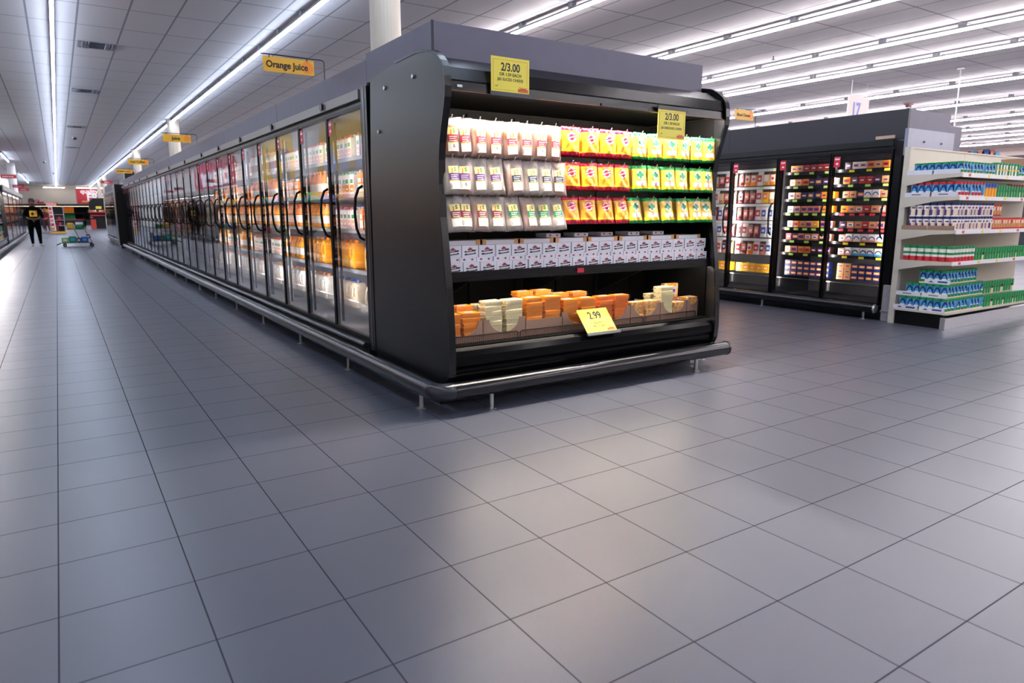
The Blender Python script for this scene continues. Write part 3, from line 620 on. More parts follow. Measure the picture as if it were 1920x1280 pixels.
# ================================================================ glass-door coolers
def sharr(*a): return list(a)
COOL_L = glow('cooler_light', (1.0, .93, .90), 42.0); COOL_R = glow('cooler_light_right', (1.0, .90, .86), 75.0)
REDTAG = mat('red_tag', 'd8203c', .4, noise=.03)
RAILW = mat('shelf_rail_white', 'e6ebe6', .4, noise=.02); LIME = mat('tag_lime', 'b6e86a', .4, noise=.03); TAGY = mat('tag_yellow', 'efe13a', .4, noise=.03); TAGR = mat('tag_red', 'd83a4a', .4, noise=.03)
HOLD = bevel(MB().tube([(.0, 0, -.21), (-.035, 0, -.19), (-.062, 0, -.12), (-.072, 0, 0), (-.062, 0, .12), (-.035, 0, .19), (0, 0, .21)], .011, FRAME, 10).mesh('handle'), 0.0005, 1)
def cooler(name, x, y0, n, pitch, z0, z1, label, group, depth=.9, liner=LINER, shelves=(), lights=True, dark=False, glass=None, shelf_x=.2, wire=True):
    """row of n glass doors that look towards -X; the thing's origin is its front corner on the floor"""
    r = empty(name, (x, y0, 0), 0, label, 'cooler', group); L = n*pitch
    b = MB(); b.box(depth-.04, depth, 0, L, .12, z1+.1, BLACK).box(depth-.05, depth-.04, .02, L-.02, z0, z1, liner)
    b.box(.3 if not dark else .04, depth-.05, 0, .02, .12, z1+.1, liner).box(.3 if not dark else .04, depth-.05, L-.02, L, .12, z1+.1, liner)
    b.box(.04, depth-.05, .02, L-.02, z1+.02, z1+.1, liner).box(.04, depth-.05, .02, L-.02, .12, z0-.01, liner)
    ob('cabinet_body', b, r)
    hd = ob('header', MB().box(-.045, .04, 0, L, z1+.035, z1+.105, BLACK if dark else HEAD).box(-.01, .04, 0, L, z1, z1+.035, BLACK), r)
    ob('base_panel', MB().box(-.03, .04, 0, L, .10, z0-.012, BLACK if dark else mat('kick_grey', '25262b', .4, noise=.08, nscale=10)), r)
    ob('base_bumper', MB().tube([(-.06, 0, z0-.035), (-.06, L, z0-.035)], .026, RUB if dark else RUBG, 12), r)
    ob('plinth', MB().box(.02, depth, 0, L, 0, .12, BLACK), r)
    for k, z in enumerate(shelves):
        s = ob('shelf', MB().box(shelf_x, depth-.05, .02, L-.02, z-.012, z, STEEL if not dark else BLACK), r)
        ob('shelf_rail', MB().box(shelf_x-.012, shelf_x, .02, L-.02, z-.03, z+.005, BLACK if dark else mat('rail_grey', '6a6d73', .4, noise=.05)), s)
    if wire:
        wf = MB(); zz = z0+.10; q = .03
        while q < L-.03: wf.box(shelf_x-.04, shelf_x-.037, q, q+.003, zz, zz+.12, STEEL if not dark else BLACK); q += .02
        wf.box(shelf_x-.045, shelf_x-.035, .02, L-.02, zz+.12, zz+.13, WHITE if not dark else STEEL)
        ob('wire_rack', wf, r)
    def lampm(a_, b_):
        lp = ob('interior_lamp', MB().box(.045, .06, a_+.003, b_-.003, z0+.05, z1-.05, FRAME), r); ob('diffuser', MB().add([(.0603, a_+.006, z0+.1), (.0603, b_-.006, z0+.1), (.0603, b_-.006, z1-.1), (.0603, a_+.006, z1-.1)], [(0, 1, 2, 3)], COOL_R if dark else COOL_L), lp)
    for k in range(n):
        a, c = k*pitch+.006, (k+1)*pitch-.006; t = .016
        f = MB().box(-.02, .02, a, a+t, z0, z1, FRAME).box(-.02, .02, c-t, c, z0, z1, FRAME).box(-.02, .02, a+t, c-t, z1-t*1.6, z1, FRAME).box(-.02, .02, a+t, c-t, z0, z0+t*1.6, FRAME)
        d = ob('door', f, r)
        ob('glass', MB().add([(-.012, a+t, z0+.03), (-.012, c-t, z0+.03), (-.012, c-t, z1-.03), (-.012, a+t, z1-.03)], [(0, 3, 2, 1)], glass or GLASS), d)
        ob('handle', HOLD, d, T(-.02, a+.035, (z0+z1)/2+.10))
        tg = MB(); yy = c-t-.012; tg.box(-.0145, -.0135, yy-.085, yy, z1-.17, z1-.045, REDTAG)
        tg.box(-.0150, -.0145, yy-.075, yy-.012, z1-.085, z1-.065, WHITE).box(-.0150, -.0145, yy-.06, yy-.03, z1-.14, z1-.12, WHITE)
        ob('red_tag', tg, d)
        if lights and k:
            lampm(k*pitch-.017, k*pitch+.017)
    if lights:
        lampm(.022, .05); lampm(L-.05, L-.022)
    return r
JSH = (1.764, 1.442, 1.125, .763); ZJ0, ZJ1 = .255, 2.095
SEC = [(5.2, 4, .8325), (8.53, 5, .83), (12.68, 5, .82), (16.78, 5, .82), (20.88, 4, .84), (24.24, 5, .775)]
SN = ['nearest four-door section of the juice coolers, bright inside', 'second section of the juice coolers, five doors', 'third section of the glass-door coolers', 'fourth section of the glass-door coolers', 'fifth section of the glass-door coolers, four doors', 'last section of the glass-door coolers before the black end panel']
for i, (y0, n, p) in enumerate(SEC):
    r = cooler('glass_door_cooler', 2.05, y0, n, p, ZJ0, ZJ1, SN[i], 'glass-door cooler sections on the left aisle', shelves=JSH, lights=i < 2, glass=GLASS if i < 1 else GLASS3)
    L = n*p; nk = max(1, round(L/1.65))
    for k in range(nk): ob('header_sensor', MB().lathe([(.02, 0), (.035, .012), (.035, .02)], BLACK, 12), r, T(-.045, (k+.5)*L/nk, ZJ1+.075) @ Matrix.Rotation(-PI/2, 4, 'Y'))
fa = empty('cooler_fascia', (2.05, 5.12, 0), 0, 'long grey fascia running above the juice coolers', 'fascia')
yy = [5.12, 7.66, 10.42, 13.2, 15.9, 18.6, 21.3, 24.0, 28.1]
for k in range(len(yy)-1): ob('fascia_panel', MB().box(0, .02, yy[k]-5.12+.004, yy[k+1]-5.12-.004, 2.2, 2.402, GRAYP), fa)
ob('backing', MB().box(.02, .06, 0, 22.98, 2.2, 2.39, BLACK).box(.06, 2.4, 0, .02, 2.2, 2.39, GRAYP).box(2.4, 2.43, 0, 22.98, 2.2, 2.4, GRAYP), fa)
hp = empty('cooler_end_post', (2.0, 5.02, 0), 0, 'dark vertical end post between the cheese case and the first juice door', 'post')
ob('post', MB().box(0, .05, 0, .05, .2, 2.2, PANEL).box(0, .05, .06, .11, .2, 2.2, BLACK), hp); ob('strip', MB().box(-.004, 0, .052, .058, .2, 2.2, STEEL), hp)
isl = empty('island_back_case', (3.5, 5.15, 0), 0, 'black back half of the cooler island behind the juice doors', 'case')
ob('body', MB().box(0, .96, 0, 23, .1, 2.19, BLACK), isl); ob('plinth', MB().box(.04, .9, .04, 22.9, 0, .1, BLACK), isl)

# ---- products behind the juice doors
def c3(n, h, **k): return mat(n, h, .35, noise=.05, nscale=30, **k)
PC = {'white': c3('p_white', 'f0ece6'), 'orange': c3('p_orange', 'f08a24'), 'amber': c3('p_amber', 'f5a51c'), 'pink': c3('p_pink', 'e8a08c'), 'red': c3('p_red', 'c83038'), 'green': c3('p_green', '1f8f4f'), 'blue': c3('p_blue', '2458b0'),
      'cream': c3('p_cream', 'f4dfc0'), 'navy': c3('p_navy', '1c2c66'), 'purple': c3('p_purple', '5a2f80'), 'lightblue': c3('p_lblue', '4aa4dc'), 'tan': c3('p_tan', 'c99258'), 'dark': c3('p_dark', '35231f'), 'salmon': c3('p_salmon', 'd98a70'), 'maroon': c3('p_maroon', '7a2030'), 'yellow': c3('p_yellow', 'f2c22c')}
def carton(body, cap, band):
    b = MB(); w_, d, h = .045, .045, .175
    b.box(-d, d, -w_, w_, 0, h, PC[body]); b.prism([(-w_, h), (w_, h), (w_*.9, h+.028), (-w_*.9, h+.028)], -.012, .012, PC[body], 'x')
    b.add([(-d, -w_, h), (-d, w_, h), (-.012, w_*.9, h+.028), (-.012, -w_*.9, h+.028), (d, -w_, h), (d, w_, h), (.012, w_*.9, h+.028), (.012, -w_*.9, h+.028)], [(0, 3, 2, 1), (4, 5, 6, 7)], PC[body])
    l = MB().box(-d-.001, -d, -w_*.9, w_*.9, .02, .085, PC[band]).box(-d-.002, -d-.001, -w_*.6, w_*.6, .10, .135, PC['white' if body != 'white' else 'green']).box(-d-.002, -d-.001, -w_*.5, w_*.5, .04, .055, PC['white'])
    return [('carton', b.mesh('c')), ('cap', MB().lathe([(.014, h+.008), (.014, h+.03)], PC[cap], 12, (-.028, 0, 0)).mesh('cap')), ('label', l.mesh('l'))]
def bottle(body, cap, band, h=.24, rr=.044):
    b = MB().lathe([(rr*.9, 0), (rr, .008), (rr, h*.62), (rr*.8, h*.74), (rr*.4, h*.88), (rr*.38, h*.92)], PC[body], 14)
    return [('bottle', b.mesh('b')), ('cap', MB().lathe([(rr*.46, h*.92), (rr*.46, h)], PC[cap], 12).mesh('cap')), ('label', MB().lathe([(rr+.001, h*.18), (rr+.001, h*.5)], PC[band], 14).mesh('l'))]
def jug(body, cap, band):
    b = MB(); pts = [(-.062, 0), (.062, 0), (.066, .02), (.066, .16), (.05, .20), (.02, .235), (-.02, .235), (-.05, .20), (-.066, .16), (-.066, .02)]
    b.prism(pts, -.06, .06, PC[body], 'x')
    hd = MB().tube([(-.02, -.05, .21), (-.075, -.03, .19), (-.08, -.02, .12), (-.06, -.02, .09)], .008, PC[body], 8)
    return [('jug', bevel(b.mesh('b'), .012, 2)), ('cap', MB().lathe([(.021, .235), (.021, .262)], PC[cap], 12).mesh('cap')), ('label', MB().box(-.0615, -.0605, -.045, .045, .03, .12, PC[band]).mesh('l')), ('handle', hd.mesh('h'))]
JK = {'white juice carton': (carton('white', 'red', 'pink'), .098, 'carton'), 'orange juice carton': (carton('orange', 'white', 'white'), .098, 'carton'), 'green-capped white carton': (carton('white', 'green', 'orange'), .098, 'carton'),
      'amber juice bottle': (bottle('amber', 'orange', 'white'), .10, 'bottle'), 'slim white bottle': (bottle('white', 'red', 'maroon', .27, .036), .085, 'bottle'), 'orange juice jug': (jug('amber', 'orange', 'yellow'), .15, 'jug'), 'pale milk jug': (jug('cream', 'blue', 'cream'), .15, 'jug'), 'orange-capped juice bottle': (bottle('orange', 'orange', 'white', .25, .046), .105, 'bottle'), 'white milk jug': (jug('white', 'orange', 'cream'), .15, 'jug')}
DOORS = []
for i, (y0, n, p) in enumerate(SEC[:2]):
    for k in range(n): DOORS.append((y0+k*p, p))
PLAN = [['white juice carton', 'orange juice carton', 'orange juice carton', 'orange juice jug', 'pale milk jug'],
        ['white juice carton', 'green-capped white carton', 'white juice carton', 'orange juice jug', 'pale milk jug'],
        ['white juice carton', 'orange-capped juice bottle', 'amber juice bottle', 'orange juice jug', 'white milk jug'],
        ['white juice carton', 'orange juice carton', 'orange-capped juice bottle', 'amber juice bottle', 'white milk jug'],
        ['slim white bottle', 'orange-capped juice bottle', 'amber juice bottle', 'white juice carton', 'white milk jug']]
for di, (y0, p) in enumerate(DOORS):
    plan = PLAN[di] if di < 5 else PLAN[4 if di % 2 else 3]
    for si, z in enumerate(list(JSH)+[.394]):
        kd = plan[si]; kit, w_, cat = JK[kd]; y = y0+.07+w_/2; c = 0
        while y < y0+p-.04-w_/2+.01:
            kk, kt, ww = kd, kit, w_
            if di == 0 and c == 0 and si == 1: kk = 'slim white bottle'; kt = JK[kk][0]
            if di == 0 and c == 0 and si == 3: kk = 'orange-capped juice bottle'; kt = JK[kk][0]
            lab = '%s, %s from right, %s shelf, %s juice door' % (kk, ORD[c], ORD[si], 'nearest' if di == 0 else ORD[di])
            put(cat if cat != 'carton' else 'juice_carton', kt, T(2.315+random.uniform(0, .012), y, z+.002) @ Matrix.Rotation(random.uniform(-.12, .12), 4, 'Z'), lab, cat, '%ss behind the %s juice door' % (kk, ORD[di]))
            y += w_+.004; c += 1

# ---- right-hand wall of coolers
RSH = (1.802, 1.622, 1.45, 1.271, 1.077, .91, .739)
rc = cooler('glass_door_cooler', 8.2, 4.42, 2, .77, .17, 2.0, 'right half of the black lunch-food coolers, two doors with dark shelves', 'black glass-door coolers on the right', liner=LINERD, shelves=RSH, dark=True, glass=GLASS2, shelf_x=.14)
WSH = (1.837, 1.596, 1.36, 1.122, .876)
rc2 = cooler('glass_door_cooler', 8.2, 5.96, 3, .77, .17, 2.0, 'left half of the black lunch-food coolers, white price rails inside', 'black glass-door coolers on the right', liner=LINERD, shelves=(), dark=True, glass=GLASS2, shelf_x=.14)
for z in WSH: ob('peg_rail', MB().box(.11, .14, .02, 3*.77-.02, z, z+.035, RAILW), rc2); 
ob('price_tag', MB().box(.105, .11, .1, .16, 1.845, 1.868, LIME).box(.105, .11, .3, .36, 1.605, 1.628, LIME).box(.105, .11, .9, .96, 1.37, 1.39, LIME), rc2)
for i, (n, x0, x1, y0, y1, z0, z1, m) in enumerate([('front_panel', 8.2, 8.24, 4.3, 9.0, 2.105, 2.435, mat('fascia_dark', '24252e', .5, noise=.05, nscale=9)), ]):
    r = empty('cooler_fascia', (x0, y0, 0), 0, 'dark grey fascia box above the black coolers on the right', 'fascia'); ob(n, MB().box(0, .04, 0, 2.5, z0, z1, m).box(0, .04, 2.504, y1-y0, z0, z1, m), r)
    ob('end_panel', MB().box(.04, .97, 0, .03, 2.02, 2.435, GRAYP), r); ob('lower_end_panel', MB().box(-.04, 1.02, -.04, -.0, 1.92, 2.215, mat('panel_lightgrey', '8a8d9c', .45, metal=.3, noise=.06, nscale=8)), r)
    for x in (.32, .72): ob('bolt', MB().tube([(x, -.05, 2.08), (x, -.04, 2.08)], .012, BLACK, 8), r)  # black discs stand for the two holes in the lower panel
r = empty('cooler_fascia', (9.24, 4.42, 0), 0, 'lower grey fascia box behind the upper end panel on the right', 'fascia'); ob('end_panel', MB().box(0, .5, 0, .6, 1.9, 2.335, GRAYP), r); ob('base_cabinet', MB().box(0, .5, 0, .6, 0, 1.9, BLACK), r)
cb = empty('end_wall_panel', (8.2, 4.32, 0), 0, 'black end wall of the right-hand cooler beside the shelf unit', 'panel')
ob('panel', MB().box(-.02, 1.0, 0, .08, 0, 1.915, BLACK), cb)
tag(ob('corner_guard', bevel(MB().box(8.135, 8.185, 4.25, 4.36, 0, .43, ALU).box(8.13, 8.14, 4.24, 4.37, .10, .13, STEEL).mesh('g'), .006, 2)), 'scuffed aluminium corner guard at the foot of the black cooler', 'corner guard')
rb = empty('bumper_rail', (0, 0, 0), 0, 'dark bumper rail along the foot of the black coolers on the right', 'bumper rail')
ob('rail', MB().tube([(8.1, 4.42, .14), (8.1, 9.0, .14)], .056, RUB, 16), rb); ob('end_cap', MB().tube([(8.1, 4.40, .14), (8.1, 4.42, .14)], [.045, .058], STEEL, 14), rb)
for y in (4.55, 6.0, 7.5): ob('post', postm, rb, T(8.1, y, 0))
tag(ob('paper_notice', MB().box(8.13, 8.15, 4.40, 4.62, 2.115, 2.15, mat('paper_tan', 'b9a08c', .6, noise=.2, nscale=80))), 'tan paper strip lying on top of the black cooler door header', 'paper')
# small boxes on its shelves
def smallbox(a, b, w_=.088, h=.088):
    m = MB().box(0, .08, -w_/2, w_/2, 0, h, PC[a]); m.box(-.001, 0, -w_*.4, w_*.4, h*.3, h*.75, PC[b]).box(-.002, -.001, -w_*.25, w_*.25, h*.42, h*.6, PC['navy' if a in ('orange', 'salmon', 'tan', 'white') else 'cream']); return m.mesh('box')
def archbox(a, b):
    m = MB().box(0, .08, -.046, .046, 0, .1, PC['white']); m.box(-.001, 0, -.046, .046, 0, .03, PC[a])
    pts = [(.04*math.cos(PI*k/10), .035+.04*math.sin(PI*k/10)) for k in range(11)]+[(-.028*math.cos(PI*k/10), .035+.026*math.sin(PI*k/10)) for k in range(11)]
    m.prism(pts, -.002, 0, PC[b], 'x'); return m.mesh('box')
def pack(a, b, h=.19):
    bag, _ = pouch(.115, h, .04, lambda u, v: PC[a] if v < .85 else PC['dark'] if a != 'white' else PC['white'], 5, .003, 8, 10); l = MB().box(-.035, .035, -.024, -.021, -h*.72, -h*.25, PC[b]).box(-.02, .02, -.0245, -.024, -h*.6, -h*.42, PC['white'] if b != 'white' else PC['red'])
    return [('pouch', bag.mesh('b')), ('label', l.mesh('l'))]
BX = {k: smallbox(*v) for k, v in {'white and pink box': ('white', 'pink'), 'orange lunch box': ('orange', 'red'), 'purple lunch box': ('salmon', 'purple'), 'red lunch box': ('red', 'maroon'), 'tan snack box': ('tan', 'salmon'), 'blue snack box': ('navy', 'orange'), 'yellow box': ('yellow', 'orange'), 'dark packet': ('dark', 'purple'), 'plain orange box': ('orange', 'orange'), 'pink meat packet': ('salmon', 'white')}.items()}
BX['white box with blue arch'] = archbox('cream', 'blue'); BX['teal-arched white box'] = archbox('lightblue', 'navy'); BX['purple-arched white box'] = archbox('pink', 'purple')
ROW1 = [['red lunch box', 'orange lunch box', 'tan snack box', 'orange lunch box', 'white and pink box', 'white and pink box', 'dark packet'], ['blue snack box', 'tan snack box', 'dark packet', 'red lunch box', 'red lunch box', 'dark packet', 'orange lunch box'],
        ['orange lunch box', 'tan snack box', 'white box with blue arch', 'white box with blue arch', 'blue snack box', 'tan snack box', 'tan snack box'], ['orange lunch box', 'pink meat packet', 'tan snack box', 'red lunch box', 'pink meat packet', 'tan snack box', 'plain orange box'],
        ['pink meat packet', 'purple lunch box', 'tan snack box', 'red lunch box', 'tan snack box', 'pink meat packet', 'dark packet'], ['white box with blue arch', 'white box with blue arch', 'purple-arched white box', 'purple-arched white box', 'white box with blue arch', 'purple-arched white box', 'pink meat packet'],
        ['white and pink box', 'teal-arched white box', 'teal-arched white box', 'teal-arched white box', 'teal-arched white box', 'purple-arched white box', 'pink meat packet']]
ROW2 = [['dark packet', 'red lunch box', 'red lunch box', 'red lunch box', 'red lunch box', 'tan snack box', 'tan snack box'], ['white and pink box', 'dark packet', 'blue snack box', 'dark packet', 'orange lunch box', 'tan snack box', 'tan snack box'],
        ['plain orange box', 'plain orange box', 'blue snack box', 'blue snack box', 'dark packet', 'tan snack box', 'white and pink box'], ['plain orange box', 'plain orange box', 'purple lunch box', 'purple lunch box', 'purple lunch box', 'purple lunch box', 'white and pink box'],
        ['purple lunch box', 'purple lunch box', 'yellow box', 'purple lunch box', 'tan snack box', 'orange lunch box', 'white and pink box'], ['purple lunch box', 'blue snack box', 'pink meat packet', 'pink meat packet', 'purple lunch box', 'blue snack box', 'red lunch box'],
        ['dark packet', 'dark packet', 'dark packet', 'orange lunch box', 'orange lunch box', 'purple lunch box', 'tan snack box']]
for di, rows in enumerate((ROW1, ROW2)):
    dn = 'rightmost black door' if di == 0 else 'second black door from right'
    for si, row in enumerate(rows):
        for c, kd in enumerate(row):
            y = 4.42+.77*di+.065+.096*c+random.uniform(-.006, .006); cat = 'packet' if 'packet' in kd else 'box'
            put('food_'+cat, [(cat, BX[kd])], T(8.345+random.uniform(0, .01), y, RSH[si]+.001) @ Matrix.Rotation(random.uniform(-.12, .12), 4, 'Z'), '%s, %s from right, %s shelf, %s' % (kd, ORD[c], ORD[si], dn), cat, 'small boxes on the shelves of the black cooler')
        tg = [TAGY, LIME, LIME, TAGR, TAGR, TAGY, TAGY][si] if di == 0 else LIME
        for c in range(5 if si in (3, 4) else 3):
            ob('price_tag', MB().box(.12, .127, .1+c*(.13 if si in (3, 4) else .22)+.77*di, .165+c*(.13 if si in (3, 4) else .22)+.77*di, RSH[si]-.035, RSH[si]-.006, tg), rc)
    for c in range(7):
        for k in range(3):
            kd = 'blue snack box' if (c < 5 or di) else 'tan snack box'
            put('food_box', [('box', BX[kd])], T(8.37, 4.42+.77*di+.07+.095*c, .43+.07*k) @ Matrix.Diagonal((1, 1, .75, 1)), '%s, wire bin, %s from right, %s layer up, %s' % (kd.replace('snack box', 'box'), ORD[c], ORD[k], 'rightmost door' if di == 0 else 'second door'), 'box', 'boxes in the wire bin of the black cooler')
PK = {k: pack(*v) for k, v in {'dark red meat pack': ('maroon', 'salmon'), 'orange meat pack': ('orange', 'white'), 'white label meat pack': ('white', 'red'), 'blue-labelled meat pack': ('white', 'blue'), 'green-labelled meat pack': ('maroon', 'white'), 'yellow meat pack': ('yellow', 'orange'), 'tan meat pack': ('tan', 'cream'), 'navy meat pack': ('salmon', 'navy')}.items()}
RP = [['tan meat pack', 'orange meat pack', 'tan meat pack', 'white label meat pack', 'orange meat pack', 'orange meat pack', 'dark red meat pack'], ['tan meat pack', 'tan meat pack', 'yellow meat pack', 'white label meat pack', 'dark red meat pack', 'dark red meat pack', 'green-labelled meat pack'],
      ['green-labelled meat pack', 'blue-labelled meat pack', 'blue-labelled meat pack', 'white label meat pack', 'dark red meat pack', 'dark red meat pack', 'dark red meat pack'], ['navy meat pack', 'blue-labelled meat pack', 'blue-labelled meat pack', 'dark red meat pack', 'dark red meat pack', 'white label meat pack', 'white label meat pack'],
      ['navy meat pack', 'blue-labelled meat pack', 'navy meat pack', 'white label meat pack', 'orange meat pack', 'dark red meat pack', 'white label meat pack']]
for di in range(2):
    for si, row in enumerate(RP):
        for c, kd in enumerate(row):
            if di: kd = row[(c*3+si) % 7]
            y = 5.96+.77*di+.06+.104*c
            put('meat_pack', PK[kd], T(8.335+random.uniform(0, .01), y, WSH[si]-.002) @ Matrix.Rotation(-PI/2+random.uniform(-.15, .15), 4, 'Z') @ Matrix.Rotation(-.05, 4, 'X'), '%s, %s from right, %s peg row, %s black door from right' % (kd, ORD[c], ORD[si], 'third' if di == 0 else 'fourth'), 'meat pack', 'meat packs hanging in the black cooler')
    for c in range(6):
        put('food_box', [('box', BX['yellow box'])], T(8.36, 5.96+.77*di+.1+.115*c, .43) @ Matrix.Diagonal((1, 1.25, 1.4, 1)), 'yellow box in the bottom bin, %s from right, %s black door from right' % (ORD[c], 'third' if di == 0 else 'fourth'), 'box', 'yellow boxes in the bottom bin of the black cooler')
# fill packs in door two, far half, on the white rails
hm = MB().lathe([(.0, 0), (.05, .02), (.06, .07), (.03, .11)], PC['maroon'], 12)

# ================================================================ white gondola shelves on the right
GOND = mat('gondola_beige', 'c9c3b4', .5, noise=.03, nscale=10)
gx = 8.05; gy = 3.6; GL = 3.2
g = empty('shelf_unit', (gx, gy, 0), 0, 'beige metal shelf unit with tread-plate kick, full of cheese canisters', 'shelf unit')
ob('back_panel', MB().box(.12, 1.35, .60, .615, .0, 1.985, GOND).box(1.355, GL, .60, .615, .0, 1.985, GOND).box(.12, GL, .59, .62, 1.985, 2.0, GOND), g)
up_ = MB().box(.03, .10, .575, .64, 0, 2.0, GOND); ob('upright', up_, g)
slt = MB()
for k in range(40): slt.box(.1, .1015, .6, .604, .25+k*.044, .27+k*.044, BLACK)
ob('slot_strip', slt, g)
GS = (1.685, 1.445, 1.085, .745)
for z in GS:
    s = ob('shelf', MB().box(.0, GL, 0, .59, z-.012, z, GOND), g)
    ob('price_rail', MB().box(0, GL, -.012, 0, z-.04, z+.003, WHITE), s)
    ob('bracket', MB().prism([(0.0, z-.012), (.59, z-.012), (.59, z-.12), (.25, z-.05), (0, z-.035)], .0, .006, GOND).mesh('b', True), s)
    for k in range(5): ob('price_tag', MB().box(.12+k*.45, .17+k*.45, -.0135, -.012, z-.03, z-.003, TAGY if k % 3 else TAGR), s)
ob('base_shelf', MB().box(0, GL, -.01, .59, .165, .185, GOND), g)
ob('kick_panel', MB().box(.05, .06, .06, .58, 0, .165, BLACK).box(.06, GL, .06, .07, .13, .165, BLACK), g)
ob('tread_plate', bevel(MB().box(.0, .05, .0, .055, 0, .13, TREAD).box(.05, GL, .0, .012, 0, .13, TREAD).mesh('t'), .003, 1), g)
def canister(rr, h, cap, colf):
    def mf(t, z): return colf(t, z/h)
    n = 32; zs = [0, .004]+[h*k/20 for k in range(1, 17)]+[h*.84]
    b = MB().lathe([(rr, z) for z in zs], None or colf(0, 0), n, matf=mf)
    c = MB().lathe([(rr*1.03, h*.83), (rr*1.03, h*.985), (rr*.98, h)], PC[cap] if cap in PC else cap, n)
    return [('canister', b.mesh('b')), ('lid', c.mesh('l'))]
def f_blue(low):
    def f(t, v):
        a = ((t*2) % 1.0)*2-1                    # the label repeats round the can
        if v < .08: return PC['cream']
        if v < .30: return PC[low] if abs(a) < .7 else PC['lightblue']
        d = math.hypot(a*.85, (v-.28)*.95)
        if .34 < d < .52 and v > .3: return PC['navy']
        if d < .34: return PC['lightblue'] if v > .40 else PC['white']
        return PC['lightblue']
    return f
def f_tri(t, v): return PC['red'] if v < .32 else PC['white'] if v < .46 else PC['green'] if v < .62 else PC['white']
def f_purp(t, v):
    a = ((t*2) % 1.0)*2-1
    if .6 < v < .7 and abs(a) < .3: return PC['maroon']
    if v < .08: return PC['white']
    if v < .5: return PC['cream'] if abs(a) < .5 else PC['purple']
    return PC['white'] if abs(a) < .75 or v > .7 else PC['purple']
def f_red(t, v):
    a = ((t*3) % 1.0)*2-1
    return PC['red'] if v < .15 else PC['tan'] if v < .5 else PC['yellow'] if v > .78 else PC['red'] if abs(a) < .6 else PC['cream']
def f_grn(t, v):
    a = ((t*3) % 1.0)*2-1
    return PC['cream'] if v < .4 and abs(a) < .5 else PC['dark'] if .45 < v < .6 and abs(a) < .6 else PC['green']
def f_glim(t, v): return PC['yellow'] if .42 < v < .52 else PC['green'] if ((t*3) % 1) > .35 else PC['white']
def f_org(t, v): return PC['amber'] if v < .6 else PC['tan'] if v < .72 else PC['blue']
GK_ = {'green-capped blue canister': (canister(.035, .125, 'green', f_blue('green')), .073), 'red-capped blue canister': (canister(.036, .155, 'red', f_blue('red')), .075), 'purple and white jar': (canister(.035, .145, 'navy', f_purp), .073),
       'green, white and red canister': (canister(.037, .165, 'green', f_tri), .077), 'short green-capped blue canister': (canister(.036, .15, 'green', f_blue('green')), .075), 'green and lime canister': (canister(.036, .14, 'green', f_glim), .075), 'red and tan jar': (canister(.032, .13, 'red', f_red), .068),
       'green and cream jar': (canister(.032, .135, 'green', f_grn), .068), 'amber jar with blue lid': (canister(.034, .15, 'blue', f_org), .072), 'maroon-lidded jar': (canister(.034, .15, 'maroon', f_grn), .072)}
GROWS = [(1.686, [('green-capped blue canister', 11), ('green and lime canister', 8), ('green-capped blue canister', 11)], 'top shelf', 0, 7),
         (1.446, [('red-capped blue canister', 8), ('amber jar with blue lid', 4), ('green and cream jar', 5), ('maroon-lidded jar', 14)], 'second shelf', 0, 7),
         (1.086, [('purple and white jar', 12), ('red and tan jar', 18)], 'third shelf, lower layer', 0, 7),
         (1.233, [('purple and white jar', 12), ('red and tan jar', 3)], 'third shelf, upper layer', 0, 7),
         (.746, [('green, white and red canister', 7), ('green and cream jar', 22)], 'fourth shelf', 0, 7),
         (.186, [('short green-capped blue canister', 12), ('green and cream jar', 18)], 'base shelf, lower layer', 0, 7),
         (.340, [('short green-capped blue canister', 12), ('green and cream jar', 12)], 'base shelf, middle layer', .03, 6),
         (.494, [('short green-capped blue canister', 10)], 'base shelf, upper layer', .06, 4)]
for z, runs, sn, dx, nd in GROWS:
    x = gx+.045+dx; i = 0; first = None
    for kd, cnt in runs:
        kit, w_ = GK_[kd]
        for k in range(cnt):
            if x > gx+GL-.04: break
            put('canister', kit, T(x, gy+.045+dx, z) @ Matrix.Rotation(random.uniform(0, 6.28) if k % 4 == 3 else 2.0+random.uniform(-.2, .2), 4, 'Z'), '%s, %s from left, front of %s' % (kd, ORD[i] if i < 30 else 'last', sn), 'canister', '%ss on the beige shelves' % kd)
            x += w_; i += 1
    kd = runs[0][0]; kit, w_ = GK_[kd]
    for k in range(1, nd):
        put('canister', kit, T(gx+.045+dx, gy+.045+dx+k*w_, z) @ Matrix.Rotation(2.0+random.uniform(-.3, .3), 4, 'Z'), '%s, %s back from corner, %s' % (kd, ORD[k-1], sn), 'canister', '%ss on the beige shelves' % kd)
CTW = mat('tray_white', 'dcdbe4', .5, noise=.03); TXB = mat('tray_print_blue', '2a4f96', .5, noise=.03)
def gtray(kraft, txt):
    m_ = KRAFT if kraft else CTW; m = MB().box(-.006, -.002, .0, .27, 0, .048, m_).box(-.006, .0, 0, .003, 0, .03, m_)
    p = MB()
    if txt == 1:
        for q in range(7): p.box(-.0066, -.006, .10+q*.014, .11+q*.014, .018, .03, INK)
    elif txt == 2:
        p.box(-.0066, -.006, .03, .13, .014, .034, TXB); p.prism([(.17, .014), (.23, .014), (.2, .034)], -.0066, -.006, TXB)
    else: p.box(-.0066, -.006, .13, .14, .02, .022, m_)
    return [('tray_wall', m.mesh('m')), ('print', p.mesh('p'))]
